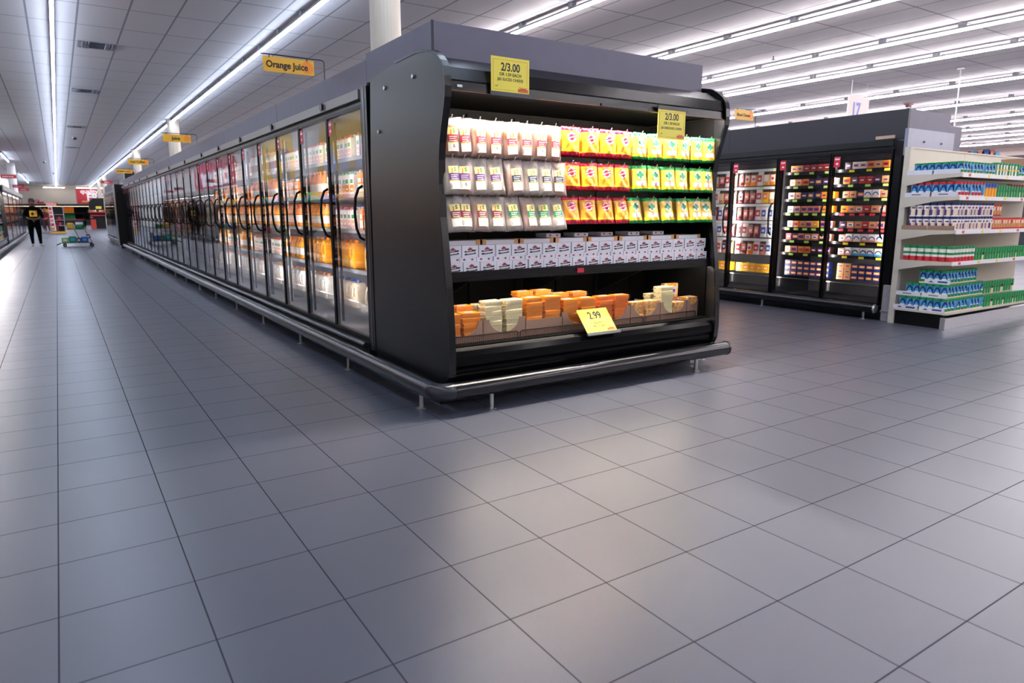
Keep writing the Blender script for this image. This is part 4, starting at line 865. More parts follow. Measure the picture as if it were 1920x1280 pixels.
for nme, z, tr in (('top shelf', 1.686, (False, 0)), ('second shelf', 1.446, (False, 1)), ('third shelf', 1.086, (True, 0)), ('base shelf, lower layer', .186, (False, 2)), ('base shelf, middle layer', .340, (False, 1)), ('base shelf, upper layer', .494, (False, 2))):
    for k in range(2):
        if 'upper' in nme and k: continue
        put('shelf_tray', gtray(*tr), T(gx+.008+(.03 if 'middle' in nme else .06 if 'upper' in nme else 0), gy+.02+k*.285, z), '%s card tray edge, %s, %s one' % ('brown' if tr[0] else 'white', nme, 'front' if k == 0 else 'rear'), 'tray', 'card trays at the end of the beige shelves')

# ================================================================ hanging aisle signs
def aisle_sign(x, y, x0, x1, z0, z1, txt, label, card=YELO, ink=INK, fruit=True, zp=2.402, sz=.072):
    r = empty('aisle_sign', (x, y, zp), 0, label, 'sign', 'small aisle signs on bracket arms')
    sg = -1 if x > x0 else 1; xe = x0-x-.03 if x > x0 else x1-x+.03
    ob('bracket_arm', MB().tube([(0, 0, 0), (0, 0, z1-zp-.0), (sg*.01, 0, z1-zp+.012), (sg*.03, 0, z1-zp+.016), (xe, 0, z1-zp+.016)], .0045, BLACK, 8), r)
    ob('card', MB().box(x0-x, x1-x, -.0015, .0015, z0-zp, z1-zp, card), r)
    ob('clip', MB().box(x0-x+.05, x0-x+.056, -.003, .003, z1-zp-.01, z1-zp+.02, BLACK).box(x1-x-.06, x1-x-.054, -.003, .003, z1-zp-.01, z1-zp+.02, BLACK), r)
    if fruit:
        f = MB(); cx, cz, R = x1-x-.055, (z0+z1)/2-zp, min(.05, (z1-z0)*.46)
        f.prism([(cx+R*math.cos(2*PI*k/20), cz+R*math.sin(2*PI*k/20)) for k in range(20)][::-1], -.0022, -.0016, ORNG, 'y')
        f.tube([(cx, -.002, cz+R*.8), (cx-.01, -.002, cz+R*1.15)], .003, LOGOR, 6); ob('fruit_print', f, r)
    ob('lettering', MB().text(txt, sz, ink, T((x0+x1)/2-x-.015, -.003, (z0+z1)/2-zp-sz*.33) @ FY, bold=.028, sx=.9), r)
    return r
aisle_sign(2.06, 6.1, 1.546, 1.97, 2.43, 2.55, 'Orange Juice', 'amber hanging sign reading Orange Juice over the nearest coolers', sz=.074)
aisle_sign(2.06, 12.65, 1.555, 1.97, 2.41, 2.53, 'Juice', 'amber hanging sign reading Juice in front of the second column')
aisle_sign(2.06, 18.7, 1.515, 1.94, 2.395, 2.515, 'Iced Coffee', 'amber hanging sign reading Iced Coffee farther down the aisle')
aisle_sign(2.06, 23.3, 1.55, 1.975, 2.41, 2.52, 'Drinkable Yogurt', 'amber hanging sign reading Drinkable Yogurt, farthest of the amber ones', sz=.052)
REDS = mat('sign_red', 'b4202e', .45, noise=.03)
aisle_sign(2.25, 34, 1.68, 2.13, 2.49, 2.60, 'Butter', 'red hanging sign at the far end of the cooler aisle', card=REDS, ink=WHITE, fruit=False, sz=.07)
aisle_sign(8.25, 6.42, 7.81, 8.20, 2.52, 2.65, 'Sliced Cheese', 'amber hanging sign reading Sliced Cheese over the black coolers', zp=2.43, sz=.055)
for x, y, x0, x1, z, t, l in ((-1.69, 30, -1.50, -1.05, 2.52, 'Breakfast Sausage', 'red hanging sign at the left edge of the picture, nearest of the red left ones'), (-1.69, 40, -1.60, -1.15, 2.50, 'Breakfast Meats', 'upper red hanging sign beside the white column on the left'), (-1.69, 43, -1.5, -1.05, 2.43, 'Lunch Meats', 'lower red hanging sign beside the white column on the left')):
    aisle_sign(x, y, x0, x1, z-.06, z+.06, t, l, card=REDS, ink=WHITE, fruit=False, zp=2.252 if y < 31 else 2.282, sz=.05)
r = empty('aisle_number_sign', (14.66, 9.02, 3.3), 0, 'pale hanging sign with a blue number 17 above the right coolers', 'sign')
ob('board', MB().box(0, .8, -.01, .01, -.25, .48, mat('board_pale', 'd9cbc6', .5, noise=.03)), r)
ob('number', MB().text('17', .42, mat('number_blue', '5566b8', .5, noise=.03), T(.30, -.012, .05) @ FY, bold=.035, sx=.8), r)
for x in (.1, .7): ob('rod', MB().tube([(x, 0, .48), (x, 0, .8)], .008, WHITE, 6), r)
r = empty('hanging_rod', (15.4, 7.14, 0), 0, 'thin white rod hanging from the ceiling right of the 17 sign', 'rod')
ob('rod', MB().tube([(0, 0, 2.6), (0, 0, 4.1)], .014, WHITE, 8), r); ob('ceiling_plate', MB().box(-.05, .05, -.05, .05, 4.08, 4.1, WHITE), r)

# ================================================================ left side of the aisle
lc = empty('open_meat_case', (-1.6, 6.0, 0), 0, 'long open refrigerated case with packaged food along the left edge', 'refrigerated case')
LY0, LY1 = 0, 25.2
ob('canopy', MB().box(-1.05, -.02, LY0, LY1, 2.02, 2.25, BLKG).box(-.02, .0, LY0, LY1, 1.95, 2.02, BLACK), lc)
ob('lamp_tube', MB().box(-.07, -.03, LY0, LY1, 1.99, 2.005, glow('case_light_left', (1, .9, .85), 130.0)), lc)
ob('back_panel', MB().box(-1.05, -1.0, LY0, LY1, .1, 2.05, BLKM), lc)
ob('lower_body', MB().box(-1.0, .0, LY0, LY1, .12, .42, BLKG).box(.0, .03, LY0, LY1, .36, .42, BLACK).box(-1.0, -.06, LY0, LY1, 0, .12, BLACK), lc)
LS = (.62, .95, 1.27, 1.6)
for z in LS: ob('shelf', MB().box(-1.0, -.09, LY0, LY1, z-.02, z, BLACK).box(-.09, -.08, LY0, LY1, z-.035, z, STEEL), lc)
ob('side_panel', MB().box(-1.05, .04, LY0-.04, LY0, .12, 2.25, PANEL), lc); ob('side_panel', MB().box(-1.05, .04, LY1, LY1+.04, .12, 2.25, BLACK), lc)
rnd = random.Random(11); gm = MB(); keys = ['salmon', 'white', 'tan', 'red', 'cream', 'dark', 'maroon', 'orange', 'blue', 'green', 'pink', 'yellow']
for z in (.42,)+LS:
    y = LY0+.1
    while y < LY1-.25:
        cnt = rnd.randint(4, 9); k = PC[rnd.choice(keys)]; k2 = PC[rnd.choice(keys)]
        for j in range(cnt):
            if y > LY1-.2: break
            h = rnd.uniform(.12, .22); gm.box(-.3, -.1, y, y+.13, z, z+h, k); gm.box(-.1, -.098, y+.02, y+.11, z+h*.3, z+h*.7, k2); y += .15
        y += .05
tag(ob('packaged_foods', gm, None, T(-1.6, 6.0, 0.001)), 'mixed packaged foods filling the open case at the left edge', 'food', kind='stuff')
gm = MB()
for z in (.25, .5, .9, 1.3, 1.7):
    y = .1
    while y < 17.0:
        cnt = rnd.randint(4, 9); k = PC[rnd.choice(keys)]; k2 = PC[rnd.choice(keys)]
        for j in range(cnt):
            if y > 17.0: break
            h = rnd.uniform(.14, .24); gm.box(-.45, -.21, y, y+.13, z, z+h, k); gm.box(-.21, -.208, y+.02, y+.11, z+h*.3, z+h*.7, k2); y += .15
tag(ob('packaged_foods', gm, None, T(-1.6, 31.4, 0.001)), 'mixed packaged foods behind the glass doors on the left side', 'food', kind='stuff')
lb_ = empty('bumper_rail', (0, 0, 0), 0, 'grey bumper rail along the foot of the left-hand cases', 'bumper rail')
ob('rail', MB().tube([(-1.5, 6, .155), (-1.5, 48.8, .155)], .056, RUBG, 12), lb_)
for k in range(20): ob('post', postm, lb_, T(-1.5, 7+2.1*k, 0))
r = empty('glass_door_cooler', (-1.6, 31.4, 0), 0, 'glass-door cooler with five wide doors on the left side of the aisle', 'cooler')
ob('cabinet_body', MB().box(-1, -.9, 0, 17.3, .1, 2.1, LINER).box(-1, -.04, 0, .05, .1, 2.1, BLACK).box(-1, .02, 17.25, 17.3, .1, 2.1, BLACK).box(-1, 0, 0, 17.3, 2.08, 2.12, BLACK).box(-1, 0, 0, 17.3, 0, .2, BLACK), r)
ob('header', MB().box(-.02, .06, 0, 17.3, 2.1, 2.28, HEAD), r)
for z in (.5, .9, 1.3, 1.7): ob('shelf', MB().box(-.9, -.2, .05, 17.2, z-.02, z, STEEL), r)
ob('interior_lamp', MB().box(-.12, -.09, .1, 17.1, 2.04, 2.06, glow('left_cooler_light', (1, .95, .9), 60.0)), r)
for k in range(5):
    a = k*3.46+.01; c = (k+1)*3.46-.01; d = ob('door', MB().box(-.02, .02, a, a+.09, .2, 2.08, FRAME).box(-.02, .02, c-.09, c, .2, 2.08, FRAME).box(-.02, .02, a, c, 2.03, 2.08, FRAME).box(-.02, .02, a, c, .2, .25, FRAME), r)
    ob('glass', MB().add([(.01, a+.09, .25), (.01, c-.09, .25), (.01, c-.09, 2.03), (.01, a+.09, 2.03)], [(0, 1, 2, 3)], GLASS), d)
for i, (x, y) in enumerate(((-2.9, 31.3), (-1.95, 50.0))):
    c = empty('support_column', (x, y, 0), 0, 'white round column beside the left-hand cases, %s' % ('nearer' if i == 0 else 'farther'), 'column', 'white columns on the left')
    ob('shaft', MB().lathe([(.2, 0), (.2, CZ)], WHITE, 24), c); ob('base', MB().lathe([(.24, 0), (.24, .1)], STEEL, 24), c)
# wall graphics above the left cases
WY = mat('mural_yellow', 'd8b13a', .6, noise=.12, nscale=2); WB = mat('mural_pale_blue', 'b9c4dc', .6, noise=.05); WR = mat('mural_red', 'b32a45', .6, noise=.05); WG = mat('mural_grey', '6d6f74', .6, noise=.1)
XW = XL
def wall_panel(nm, y0, y1, z0, z1, m, label, shapes=()):
    r = empty(nm, (XW, y0, z0), 0, label, 'wall graphic', 'painted graphics on the left wall'); ob('panel', MB().box(.002, .02, 0, y1-y0, 0, z1-z0, m), r)
    s = MB()
    for (pts, mm) in shapes: s.prism(pts, .02, .03, mm, 'x')
    if shapes: ob('shapes', s, r)
ell = lambda cy, cz, a, b: [(cy+a*math.cos(2*PI*k/18), cz+b*math.sin(2*PI*k/18)) for k in range(18)]
wall_panel('wall_mural', 17.5, 22.3, 2.3, 4.05, WY, 'yellow wall graphic with pale shapes above the left cases', [(ell(1.2, .5, .5, .55), WB), (ell(2.6, .35, .5, .6), WB), (ell(3.9, .5, .45, .5), WB)])
wall_panel('wall_mural', 25.5, 29.6, 2.3, 4.05, WY, 'yellow and grey wall graphic farther along the left wall', [(ell(1.0, .7, .35, .6), WG), (ell(2.4, .6, .4, .5), WB), (ell(3.2, 1.0, .3, .6), WG)])
wall_panel('wall_mural', 35, 46, 2.6, 4.05, WR, 'red wall graphic with white blocks along the left wall', [([(1+k*1.7, .1), (2.2+k*1.7, .1), (2.2+k*1.7, .8), (1.7+k*1.7, .95), (1+k*1.7, .8)], WHITE) for k in range(5)])

# ================================================================ far end of the aisle
def end_block(nm, x, y, w_, d, z0, z1, label, cat, m=BLACK):
    r = empty(nm, (x, y, 0), 0, label, cat); ob('panel', bevel(MB().box(0, w_, 0, d, z0, z1, m).mesh('p'), .02, 2), r); ob('plinth', MB().box(.04, w_-.04, .04, d-.04, 0, z0, BLACK), r); return r
end_block('case_end_panel', 1.80, 28.6, .34, .9, .12, 2.28, 'tall black end panel where the first cooler run stops', 'panel')
tb_ = empty('cooler_top_box', (2.06, 27.2, 2.39), 0, 'small black box standing on the cooler top at the far end', 'box'); ob('box', MB().box(0, .3, 0, .5, .012, .25, BLACK), tb_); ob('lid', MB().box(-.01, .31, -.01, .51, .25, .262, BLACK), tb_)
cooler('glass_door_cooler', 1.98, 29.8, 9, .95, .25, 2.05, 'far run of glass-door coolers beyond the tall black end panel', 'glass-door cooler sections on the left aisle', shelves=(.8, 1.2, 1.6), lights=False)
fr = empty('cooler_fascia', (2.01, 29.8, 2.155), 0, 'pale grey fascia over the far run of coolers', 'fascia'); ob('panel', MB().box(0, .05, 0, 8.5, .01, .3, GRAYP), fr); ob('top_rail', MB().box(-.01, .06, 0, 8.5, .3, .31, HEAD), fr)
e = empty('end_display', (2.25, 66, 0), 0, 'dark far end display with sloping black header and red shelves', 'display')
ob('header', MB().prism([(0, 1.45), (1.2, 1.45), (1.2, 2.45), (.3, 2.45), (-.02, 2.1)], 0, .9, BLACK, 'y'), e); ob('base', MB().box(0, 1.2, 0, .9, 0, .5, BLKG), e)
ob('side_wall', MB().box(1.15, 1.2, 0, .9, .5, 1.45, BLACK).box(0, 1.2, .85, .9, .5, 1.45, BLACK), e)
for z in (1.02, 1.28): ob('shelf', MB().box(0, 1.15, -.1, .8, z, z+.09, REDS), e)
ob('red_bin', MB().box(0, .35, -.35, -.05, 0, .75, mat('bin_orange_red', 'c23a2c', .5, noise=.1)), e); ob('yellow_sign', MB().box(.45, .85, -.02, -.001, 1.6, 1.8, YEL), e)
for k in range(7):
    tag(ob('packet', MB().box(0, .12, 0, .1, 0, .12, PC[['salmon', 'amber', 'white', 'dark', 'cream', 'pink', 'red'][k]]), None, T(2.28+k*.155, 65.95, 1.372)), '%s packet on the red shelf of the far end display, %s from left' % (['salmon', 'amber', 'white', 'dark', 'cream', 'pink', 'red'][k], ORD[k]), 'packet', 'packets on the far red shelf')
pr = empty('produce_case', (-4.4+1.3, 85.4, 0), 0, 'long dark produce case in front of the back wall', 'case')
ob('body', MB().box(0, 14, .4, 2.2, 0, .6, BLKG).box(0, 14, 1.9, 2.2, .6, 2.1, BLKM).box(0, 14, .9, 2.2, 1.95, 2.1, BLACK), pr)
ob('shelf', MB().box(0, 14, .9, 1.9, 1.2, 1.24, BLACK), pr); ob('lamp_tube', MB().box(0, 14, 1.0, 1.05, 1.93, 1.95, glow('produce_light', (1, .75, .5), 4)), pr)
rnd = random.Random(5)
for nm, m, x0, x1, z0, z1, lab in (('oranges', PC['orange'], .45, 1.55, 1.245, 1.75, 'heap of orange fruit under the lamps at the back wall'), ('leafy_greens', PC['green'], .5, 1.6, .6, 1.1, 'dark green vegetables below the orange fruit at the back wall'), ('lemons', PC['yellow'], -1.2, -.3, 1.245, 1.6, 'heap of yellow fruit at the back wall left of the oranges')):
    g_ = MB(); x = x0
    while x < x1:
        zz = z0
        while zz < z1:
            c = (x, 86.4+(zz-z0)*.8, zz+.055); g_.lathe([(.01, -.05), (.045, -.028), (.055, 0), (.045, .028), (.01, .05)], m, 7, c); zz += .1
        x += .115
    tag(ob(nm, g_), lab, 'produce', kind='stuff')
# red wall sign
r = empty('wall_sign', (1.95, 88, 2.24), 0, 'big red wall sign reading quality FRESH in white at the far end', 'sign')
ob('board', MB().box(0, 5.1, -.06, -.01, 0, 1.6, REDS), r)
ob('lettering', MB().text('quality', .62, WHITE, T(1.2, -.07, 1.1) @ FY, bold=.03).text('FRESH', 1.0, WHITE, T(2.3, -.07, .36) @ FY, bold=.04), r)
ob('tan_strip', MB().box(.45, 4.2, -.07, -.06, .16, .32, PC['tan']), r)
r = empty('wall_sign', (-2.7, 88, 2.2), 0, 'small red leaf-like sign cluster on the back wall left of the aisle', 'sign', 'small red signs on the back wall')
ob('board', MB().box(.6, 1.3, -.05, -.01, .2, .42, REDS).box(1.1, 1.7, -.05, -.01, .05, .22, REDS), r); ob('mark', MB().box(.7, 1.2, -.06, -.05, .28, .32, WHITE), r)
r = empty('wall_sign', (-.2, 88, 2.15), 0, 'tiny red sign on the back wall above the display rack', 'sign', 'small red signs on the back wall')
ob('board', MB().box(0, .4, -.05, -.01, 0, .2, REDS), r); ob('mark', MB().box(.1, .3, -.06, -.05, .08, .12, WHITE), r)
# display rack
k_ = empty('display_rack', (-.42, 53, 0), 0, 'tall narrow display rack with a leaning white side strip and red goods', 'rack')
ob('base', MB().box(-.02, .85, 0, .6, 0, .10, YELO), k_); ob('frame', MB().box(0, .03, 0, .6, .1, 1.85, STEEL).box(.76, .8, 0, .6, .1, 1.7, STEEL).box(.03, .76, .56, .6, .1, 1.6, BLACK), k_)
ob('side_strip', MB().prism([(.06, .15), (.3, .15), (.2, 1.75), (-.02, 1.75)], -.03, -.01, WHITE, 'y'), k_); ob('header', MB().box(-.1, .45, -.05, .3, 1.72, 1.9, PC['pink']), k_)
for z in (.45, .8, 1.15): ob('shelf', MB().box(.3, .76, 0, .56, z, z+.03, STEEL), k_)
for j in range(6): ob('card', MB().box(.06-.01*j, .22-.01*j, -.045, -.031, .2+j*.25, .38+j*.25, PC['red' if j % 2 else 'salmon']), k_)
for j in range(6):
    tag(ob('boxed_item', MB().box(0, .13, 0, .2, 0, .2, PC[['dark', 'red', 'navy'][j % 3]]), None, T(-.42+.32+(j % 3)*.145, 53.1, .481+(j//3)*.35)), '%s box on the far display rack, %s on the %s shelf' % (['dark', 'red', 'navy'][j % 3], ['left', 'middle', 'right'][j % 3], ['lower', 'middle'][j//3]), 'box', 'boxes on the far display rack')

# ---- stock cart
CGR = mat('cart_grey', '6f7076', .4, metal=.5, noise=.08); TYRE = mat('tyre_grey', '3a3b40', .6, noise=.1)
ct = empty('stock_cart', (0, 31.2, 0), 0, 'low flat stock cart with a raised basket and a red handle bar', 'cart')
ob('platform', MB().box(.02, 1.0, 0, .55, .135, .17, CGR).tube([(.02, .0, .15), (-.12, 0, .08)], .02, BLACK, 8), ct)
for x, y in ((.14, .04), (1.02, .04), (.14, .51), (1.02, .51)):
    w_ = ob('wheel', MB().tube([(x, y-.018, .065), (x, y+.018, .065)], .065, TYRE, 18), ct); ob('hub', MB().tube([(x, y-.022, .065), (x, y+.022, .065)], .02, STEEL, 10), w_)
bk = MB()
for q in range(9): bk.tube([(.24+.075*q, .05, .66+.0*q), (.2+.08*q, .02, .98)], .005, CGR, 5)
for z in (.66, .82, .98): bk.tube([(.22, .03, z), (.86, .03, z), (.86, .5, z), (.22, .5, z), (.22, .03, z)], .007, CGR, 6)
bk.box(.24, .84, .05, .48, .65, .66, CGR); ob('basket', bk, ct)
ob('handle_bar', MB().tube([(-.04, .25, .96), (-.04, .25, 1.02), (.9, .25, 1.035)], .014, REDS, 8).box(-.05, .0, .2, .3, .6, .97, REDS), ct)
ob('strut', MB().tube([(.5, .03, .66), (.68, .03, .17)], .013, CGR, 8), ct); ob('strut', MB().tube([(.83, .03, .66), (1.02, .03, .2), (1.02, .03, .13)], .013, CGR, 8), ct); ob('strut', MB().tube([(.5, .52, .66), (.68, .52, .17)], .013, CGR, 8), ct)
ob('label_plate', MB().box(.55, .8, -.002, .0, .84, .93, WHITE), ct)
def bundle(x, w_, h, m, m2, lab, rot=0, z=.171):
    me = bevel(MB().box(0, w_, .0, .4, 0, h, m).mesh('b'), .02, 2); r = empty('packaged_bundle', (x, 31.26, z), 0, lab, 'package', 'packages on the stock cart'); r.rotation_euler = (0, rot, 0)
    ob('pack', me, r); ob('label', MB().box(w_*.2, w_*.8, -.003, -.0005, h*.25, h*.7, m2), r)
bundle(.05, .23, .19, mat('lime_pack', '7bb84a', .35, noise=.1), PC['white'], 'lime green package at the left end of the stock cart')
bundle(.29, .24, .23, PC['green'], PC['lightblue'], 'dark green package second from the left on the stock cart')
bundle(.54, .13, .17, PC['navy'], PC['white'], 'narrow navy package in the middle of the stock cart')
bundle(.68, .24, .20, PC['blue'], PC['lightblue'], 'blue package at the right end of the stock cart')
bundle(.90, .12, .16, PC['purple'], PC['white'], 'purple and white package leaning up at the right end of the cart', -.3, .30)
tag(ob('produce_bag', bevel(MB().box(.27, .5, 31.3, 31.6, .661, .9, PC['yellow']).mesh('b'), .05, 3)), 'yellow bag lying in the cart basket', 'bag')
tag(ob('produce_bag', bevel(MB().box(.52, .82, 31.3, 31.6, .661, .82, PC['green']).mesh('b'), .05, 3)), 'green bag lying in the cart basket', 'bag')

# ================================================================ people
def figure(name, joints, bones, loc, rz, label, matf, subs=()):
    """joints: name -> (xyz, radius); one continuous skinned surface"""
    me = bpy.data.meshes.new('sk'); bm = bmesh.new(); lay = bm.verts.layers.skin.verify(); V = {}
    for k, (p, rr) in joints.items():
        v = bm.verts.new(p); v[lay].radius = (rr, rr) if not isinstance(rr, tuple) else rr; V[k] = v
    V['pelvis'][lay].use_root = True
    for a, b in bones: bm.edges.new((V[a], V[b]))
    bm.to_mesh(me); bm.free(); o = bpy.data.objects.new('sk', me); COL.objects.link(o)
    mo = o.modifiers.new('s', 'SKIN'); mo.use_smooth_shade = True; su = o.modifiers.new('u', 'SUBSURF'); su.levels = 2; su.render_levels = 2
    dg = bpy.context.evaluated_depsgraph_get(); dg.update(); bod = bpy.data.meshes.new_from_object(o.evaluated_get(dg)); bpy.data.objects.remove(o)
    mats = []
    bod.materials.clear()
    for p in bod.polygons:
        m = matf(p.center)
        if m not in mats: mats.append(m); bod.materials.append(m)
        p.material_index = mats.index(m); p.use_smooth = True
    r = empty('person', loc, rz, label, 'person'); b = ob('body', bod, r)
    for nm, me2 in subs: ob(nm, me2, r)
    return r
SKD = mat('skin_dark', '5b3a2c', .5, noise=.05); SKL = mat('skin_light', 'a8745a', .5, noise=.05); CLB = mat('cloth_black', '040405', .9, spec=.08, noise=.1, nscale=60); CLN = mat('cloth_navy', '1c2234', .8, noise=.1); SHOE = mat('shoe_grey', '8d8478', .6, noise=.1); HAIR = mat('hair_dark_red', '3a1a18', .7, noise=.2, nscale=80)
def hand(side, wx, wy, wz, dx, dy):
    """five short finger chains rooted in the palm"""
    J = {}; B = []
    for k in range(4):
        J['f%s%d' % (side, k)] = ((wx+dx*(.10+.006*(k % 2)), wy+dy*.06-.01, wz+.03-.02*k), .009); J['g%s%d' % (side, k)] = ((wx+dx*.145, wy+dy*.06-.02, wz+.025-.02*k), .008)
        B += [('palm'+side, 'f%s%d' % (side, k)), ('f%s%d' % (side, k), 'g%s%d' % (side, k))]
    J['t'+side] = ((wx+dx*.05, wy-.03, wz+.055), .010); B.append(('palm'+side, 't'+side)); J['palm'+side] = ((wx+dx*.06, wy-.0, wz), (.022, .035)); B.append(('wr'+side, 'palm'+side))
    return J, B
J = {'pelvis': ((0, 0, .93), (.21, .15)), 'waist': ((0, 0, 1.08), (.19, .14)), 'chest': ((0, 0, 1.30), (.215, .15)), 'neckb': ((0, .01, 1.47), .085), 'neck': ((0, 0, 1.54), .055), 'head': ((0, -.02, 1.63), (.082, .095)), 'crown': ((0, -.015, 1.72), (.075, .09)),
     'shR': ((-.19, 0, 1.42), .075), 'elR': ((-.29, .0, 1.14), .058), 'wrR': ((-.12, -.23, 1.05), .030), 'shL': ((.19, 0, 1.42), .075), 'elL': ((.30, .0, 1.13), .058), 'wrL': ((.08, -.25, 1.04), .030),
     'hipR': ((-.11, 0, .84), .125), 'knR': ((-.12, -.01, .48), .082), 'anR': ((-.11, .01, .09), .045), 'toR': ((-.14, -.15, .045), .042), 'hipL': ((.11, 0, .84), .125), 'knL': ((.13, -.01, .48), .082), 'anL': ((.14, .01, .09), .045), 'toL': ((.18, -.15, .045), .042)}
Bn = [('pelvis', 'waist'), ('waist', 'chest'), ('chest', 'neckb'), ('neckb', 'neck'), ('neck', 'head'), ('head', 'crown'), ('neckb', 'shR'), ('shR', 'elR'), ('elR', 'wrR'), ('neckb', 'shL'), ('shL', 'elL'), ('elL', 'wrL'), ('pelvis', 'hipR'), ('hipR', 'knR'), ('knR', 'anR'), ('anR', 'toR'), ('pelvis', 'hipL'), ('hipL', 'knL'), ('knL', 'anL'), ('anL', 'toL')]
for s, a in (('R', (-.12, -.23, 1.05, 1, 0)), ('L', (.08, -.25, 1.04, -1, 0))):
    j, b = hand(s, *a); J.update(j); Bn += b
def m1(c):
    if c.z > 1.52: return SKD
    if c.z < .13: return SHOE
    if c.y < -.13 and .95 < c.z < 1.15: return SKD
    return CLB
hair = MB().lathe([(.0, .12), (.06, .115), (.095, .07), (.108, .01), (.10, -.05), (.085, -.07)], HAIR, 18, (0, .032, 1.705)).mesh('hair')
face = MB(); 
for s in (-1, 1): face.lathe([(.001, -.008), (.011, 0), (.001, .008)], WHITE, 8, (s*.03, -.108, 1.645)); face.lathe([(.001, -.004), (.006, 0), (.001, .004)], INK, 8, (s*.03, -.117, 1.645))
nose = MB().tube([(0, -.10, 1.65), (0, -.128, 1.615), (0, -.105, 1.607)], [.008, .013, .008], SKD, 8).mesh('nose'); mouth = MB().tube([(-.024, -.108, 1.578), (0, -.116, 1.575), (.024, -.108, 1.578)], .006, REDS, 6).mesh('mouth')
ears = MB().lathe([(.002, -.025), (.014, 0), (.002, .025)], SKD, 8, (-.086, -.01, 1.635)).mesh('ear'); ears2 = MB().lathe([(.002, -.025), (.014, 0), (.002, .025)], SKD, 8, (.086, -.01, 1.635)).mesh('ear')
gr = MB()
gr.grid(10, 10, lambda u, v: (-.11+.24*u, -.176+.02*abs(2*u-1)**2, 1.14+.22*v), lambda u, v: (PC['orange'] if u > .75 and v > .3 else BLACK if math.hypot(u-.38, (v-.45)*.8) < .2 else PC['yellow']))
figure('person', J, Bn, (-.76, 31.9, 0), .05, 'person in black clothes with a yellow shirt print, standing with hands folded', m1, [('hair', hair), ('eyes', face.mesh('eyes')), ('nose', nose), ('mouth', mouth), ('ear', ears), ('ear', ears2), ('shirt_print', gr.mesh('g'))])
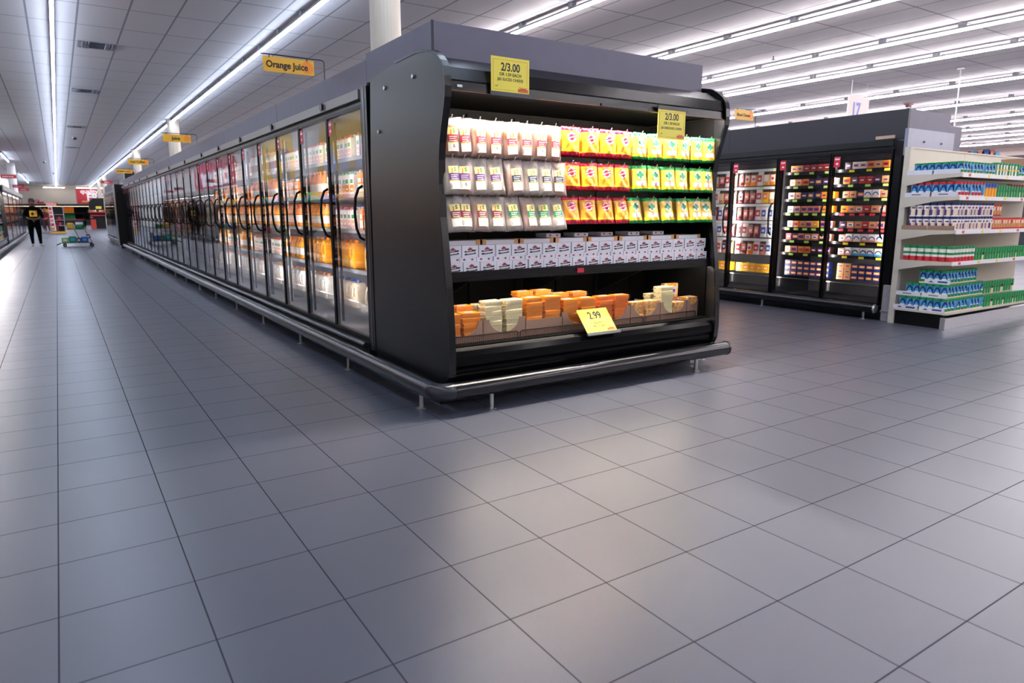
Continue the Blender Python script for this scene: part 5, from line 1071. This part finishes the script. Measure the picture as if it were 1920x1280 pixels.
# bending shopper far behind, leaning on the cart
def bent(loc, rz, lab, top, leg, skin, hairm, lean, sc=1.0):
    c, s = math.cos(lean), math.sin(lean)
    def L(x, y, z): z2 = z-.93; return (x*sc, (y*c-z2*s)*sc, (.93+y*s+z2*c)*sc)
    J = {'pelvis': ((0, 0, .93*sc), .15), 'waist': (L(0, 0, 1.1), .14), 'chest': (L(0, 0, 1.32), (.17, .12)), 'neckb': (L(0, 0, 1.45), .07), 'neck': (L(0, -.02, 1.52), .05), 'head': (L(0, -.03, 1.62), .082), 'crown': (L(0, -.03, 1.69), .07),
         'shR': (L(-.17, 0, 1.4), .06), 'shL': (L(.17, 0, 1.4), .06), 'hipR': ((-.1, 0, .84*sc), .095), 'hipL': ((.1, 0, .84*sc), .095), 'knR': ((-.11, -.03, .47*sc), .06), 'knL': ((.12, -.05, .47*sc), .06), 'anR': ((-.11, .03, .08), .037), 'anL': ((.13, 0, .08), .037), 'toR': ((-.12, -.12, .04), .035), 'toL': ((.14, -.15, .04), .035)}
    pc = J['shR'][0]; pl = J['shL'][0]
    J['elR'] = ((pc[0]-.05, pc[1]-.06, pc[2]-.27), .043); J['wrR'] = ((pc[0]+.03, pc[1]-.26, pc[2]-.36), .027); J['elL'] = ((pl[0]+.05, pl[1]-.06, pl[2]-.27), .043); J['wrL'] = ((pl[0]-.03, pl[1]-.26, pl[2]-.36), .027)
    B = [x for x in Bn if not x[1][0] in 'fgt' and not x[1].startswith('palm')]
    B = [('pelvis', 'waist'), ('waist', 'chest'), ('chest', 'neckb'), ('neckb', 'neck'), ('neck', 'head'), ('head', 'crown'), ('neckb', 'shR'), ('shR', 'elR'), ('elR', 'wrR'), ('neckb', 'shL'), ('shL', 'elL'), ('elL', 'wrL'), ('pelvis', 'hipR'), ('hipR', 'knR'), ('knR', 'anR'), ('anR', 'toR'), ('pelvis', 'hipL'), ('hipL', 'knL'), ('knL', 'anL'), ('anL', 'toL')]
    for s2 in ('R', 'L'):
        w_ = J['wr'+s2][0]; j, b = hand(s2, w_[0], w_[1], w_[2]-.02, (1 if s2 == 'R' else -1)*.5, -1); J.update(j); B += b
    hd = Vector(J['head'][0]); nk = Vector(J['neck'][0]); wr = [Vector(J['wrR'][0]), Vector(J['wrL'][0])]
    def mf(c_):
        if (c_-hd).length < .13 and (c_-nk).length > .05: return skin
        if min((c_-q).length for q in wr) < .1: return skin
        if c_.z < .1: return SHOE
        return leg if c_.z < .86*sc else top
    h = MB().lathe([(.0, .11), (.06, .1), (.095, .05), (.1, 0), (.085, -.07)], hairm, 14, tuple(hd+Vector((0, .02, .02)))).mesh('hair')
    fc = MB()
    for q in (-1, 1): fc.lathe([(.001, -.006), (.01, 0), (.001, .006)], INK, 6, (hd.x+q*.03, hd.y-.083, hd.z+.01))
    ns = MB().tube([(hd.x, hd.y-.08, hd.z+.01), (hd.x, hd.y-.105, hd.z-.02)], .01, skin, 6)
    figure('person', J, B, loc, rz, lab, mf, [('hair', h), ('eyes', fc.mesh('e')), ('nose', ns.mesh('n'))])
bent((1.75, 64.5, 0), 1.2, 'far shopper in black leaning forward beside the red shelves', CLB, CLB, SKL, mat('hair_blonde_brown', '8a6a48', .7, noise=.2), .75)
bent((-1.0, 60, 0), .4, 'far shopper in navy clothes walking behind the person in black', CLN, CLN, SKL, HAIR, .08, .95)
bent((-.62, 56, 0), -.5, 'far shopper in dark red clothes beside the display rack', mat('cloth_red', '6f2630', .8, noise=.1), mat('cloth_red_dark', '55202a', .8, noise=.1), SKL, mat('hair_orange', '8c5230', .7, noise=.2), .1, .9)

# ================================================================ right background
r = empty('wall_mural', (XR, 14.8, 3.2), 0, 'blue and orange painted shapes on the far right wall', 'wall graphic')
mm = MB()
for cy, cz, a, b, m_ in ((1.1, .75, .09, .12, PC['purple']), (.85, .72, .16, .16, PC['lightblue']), (.62, .78, .16, .15, PC['pink']), (.38, .74, .18, .2, PC['blue']), (.14, .68, .15, .2, PC['salmon']), (-.05, .6, .14, .16, PC['lightblue'])):
    mm.prism(ell(cy, cz, a, b), -.03, -.005, m_, 'x')
ob('shapes', mm, r); ob('backing', MB().box(-.004, -.001, -.2, 1.3, .3, .95, mat('mural_backing', 'd9c4c0', .7, noise=.03)), r)
r = empty('tall_case', (30, 9.0, 0), 0, 'tall dark case far away at the right edge of the picture', 'case'); ob('body', MB().box(0, 1, 0, 3.2, .1, 3.35, NAVY), r); ob('plinth', MB().box(.05, 1, .05, 3.15, 0, .1, BLACK), r)
tag(ob('cardboard_box', bevel(MB().box(10.02, 10.38, 3.72, 4.05, 1.687, 1.93, KRAFT).mesh('b'), .004, 1)), 'brown cardboard box on the top shelf at the right edge', 'box')
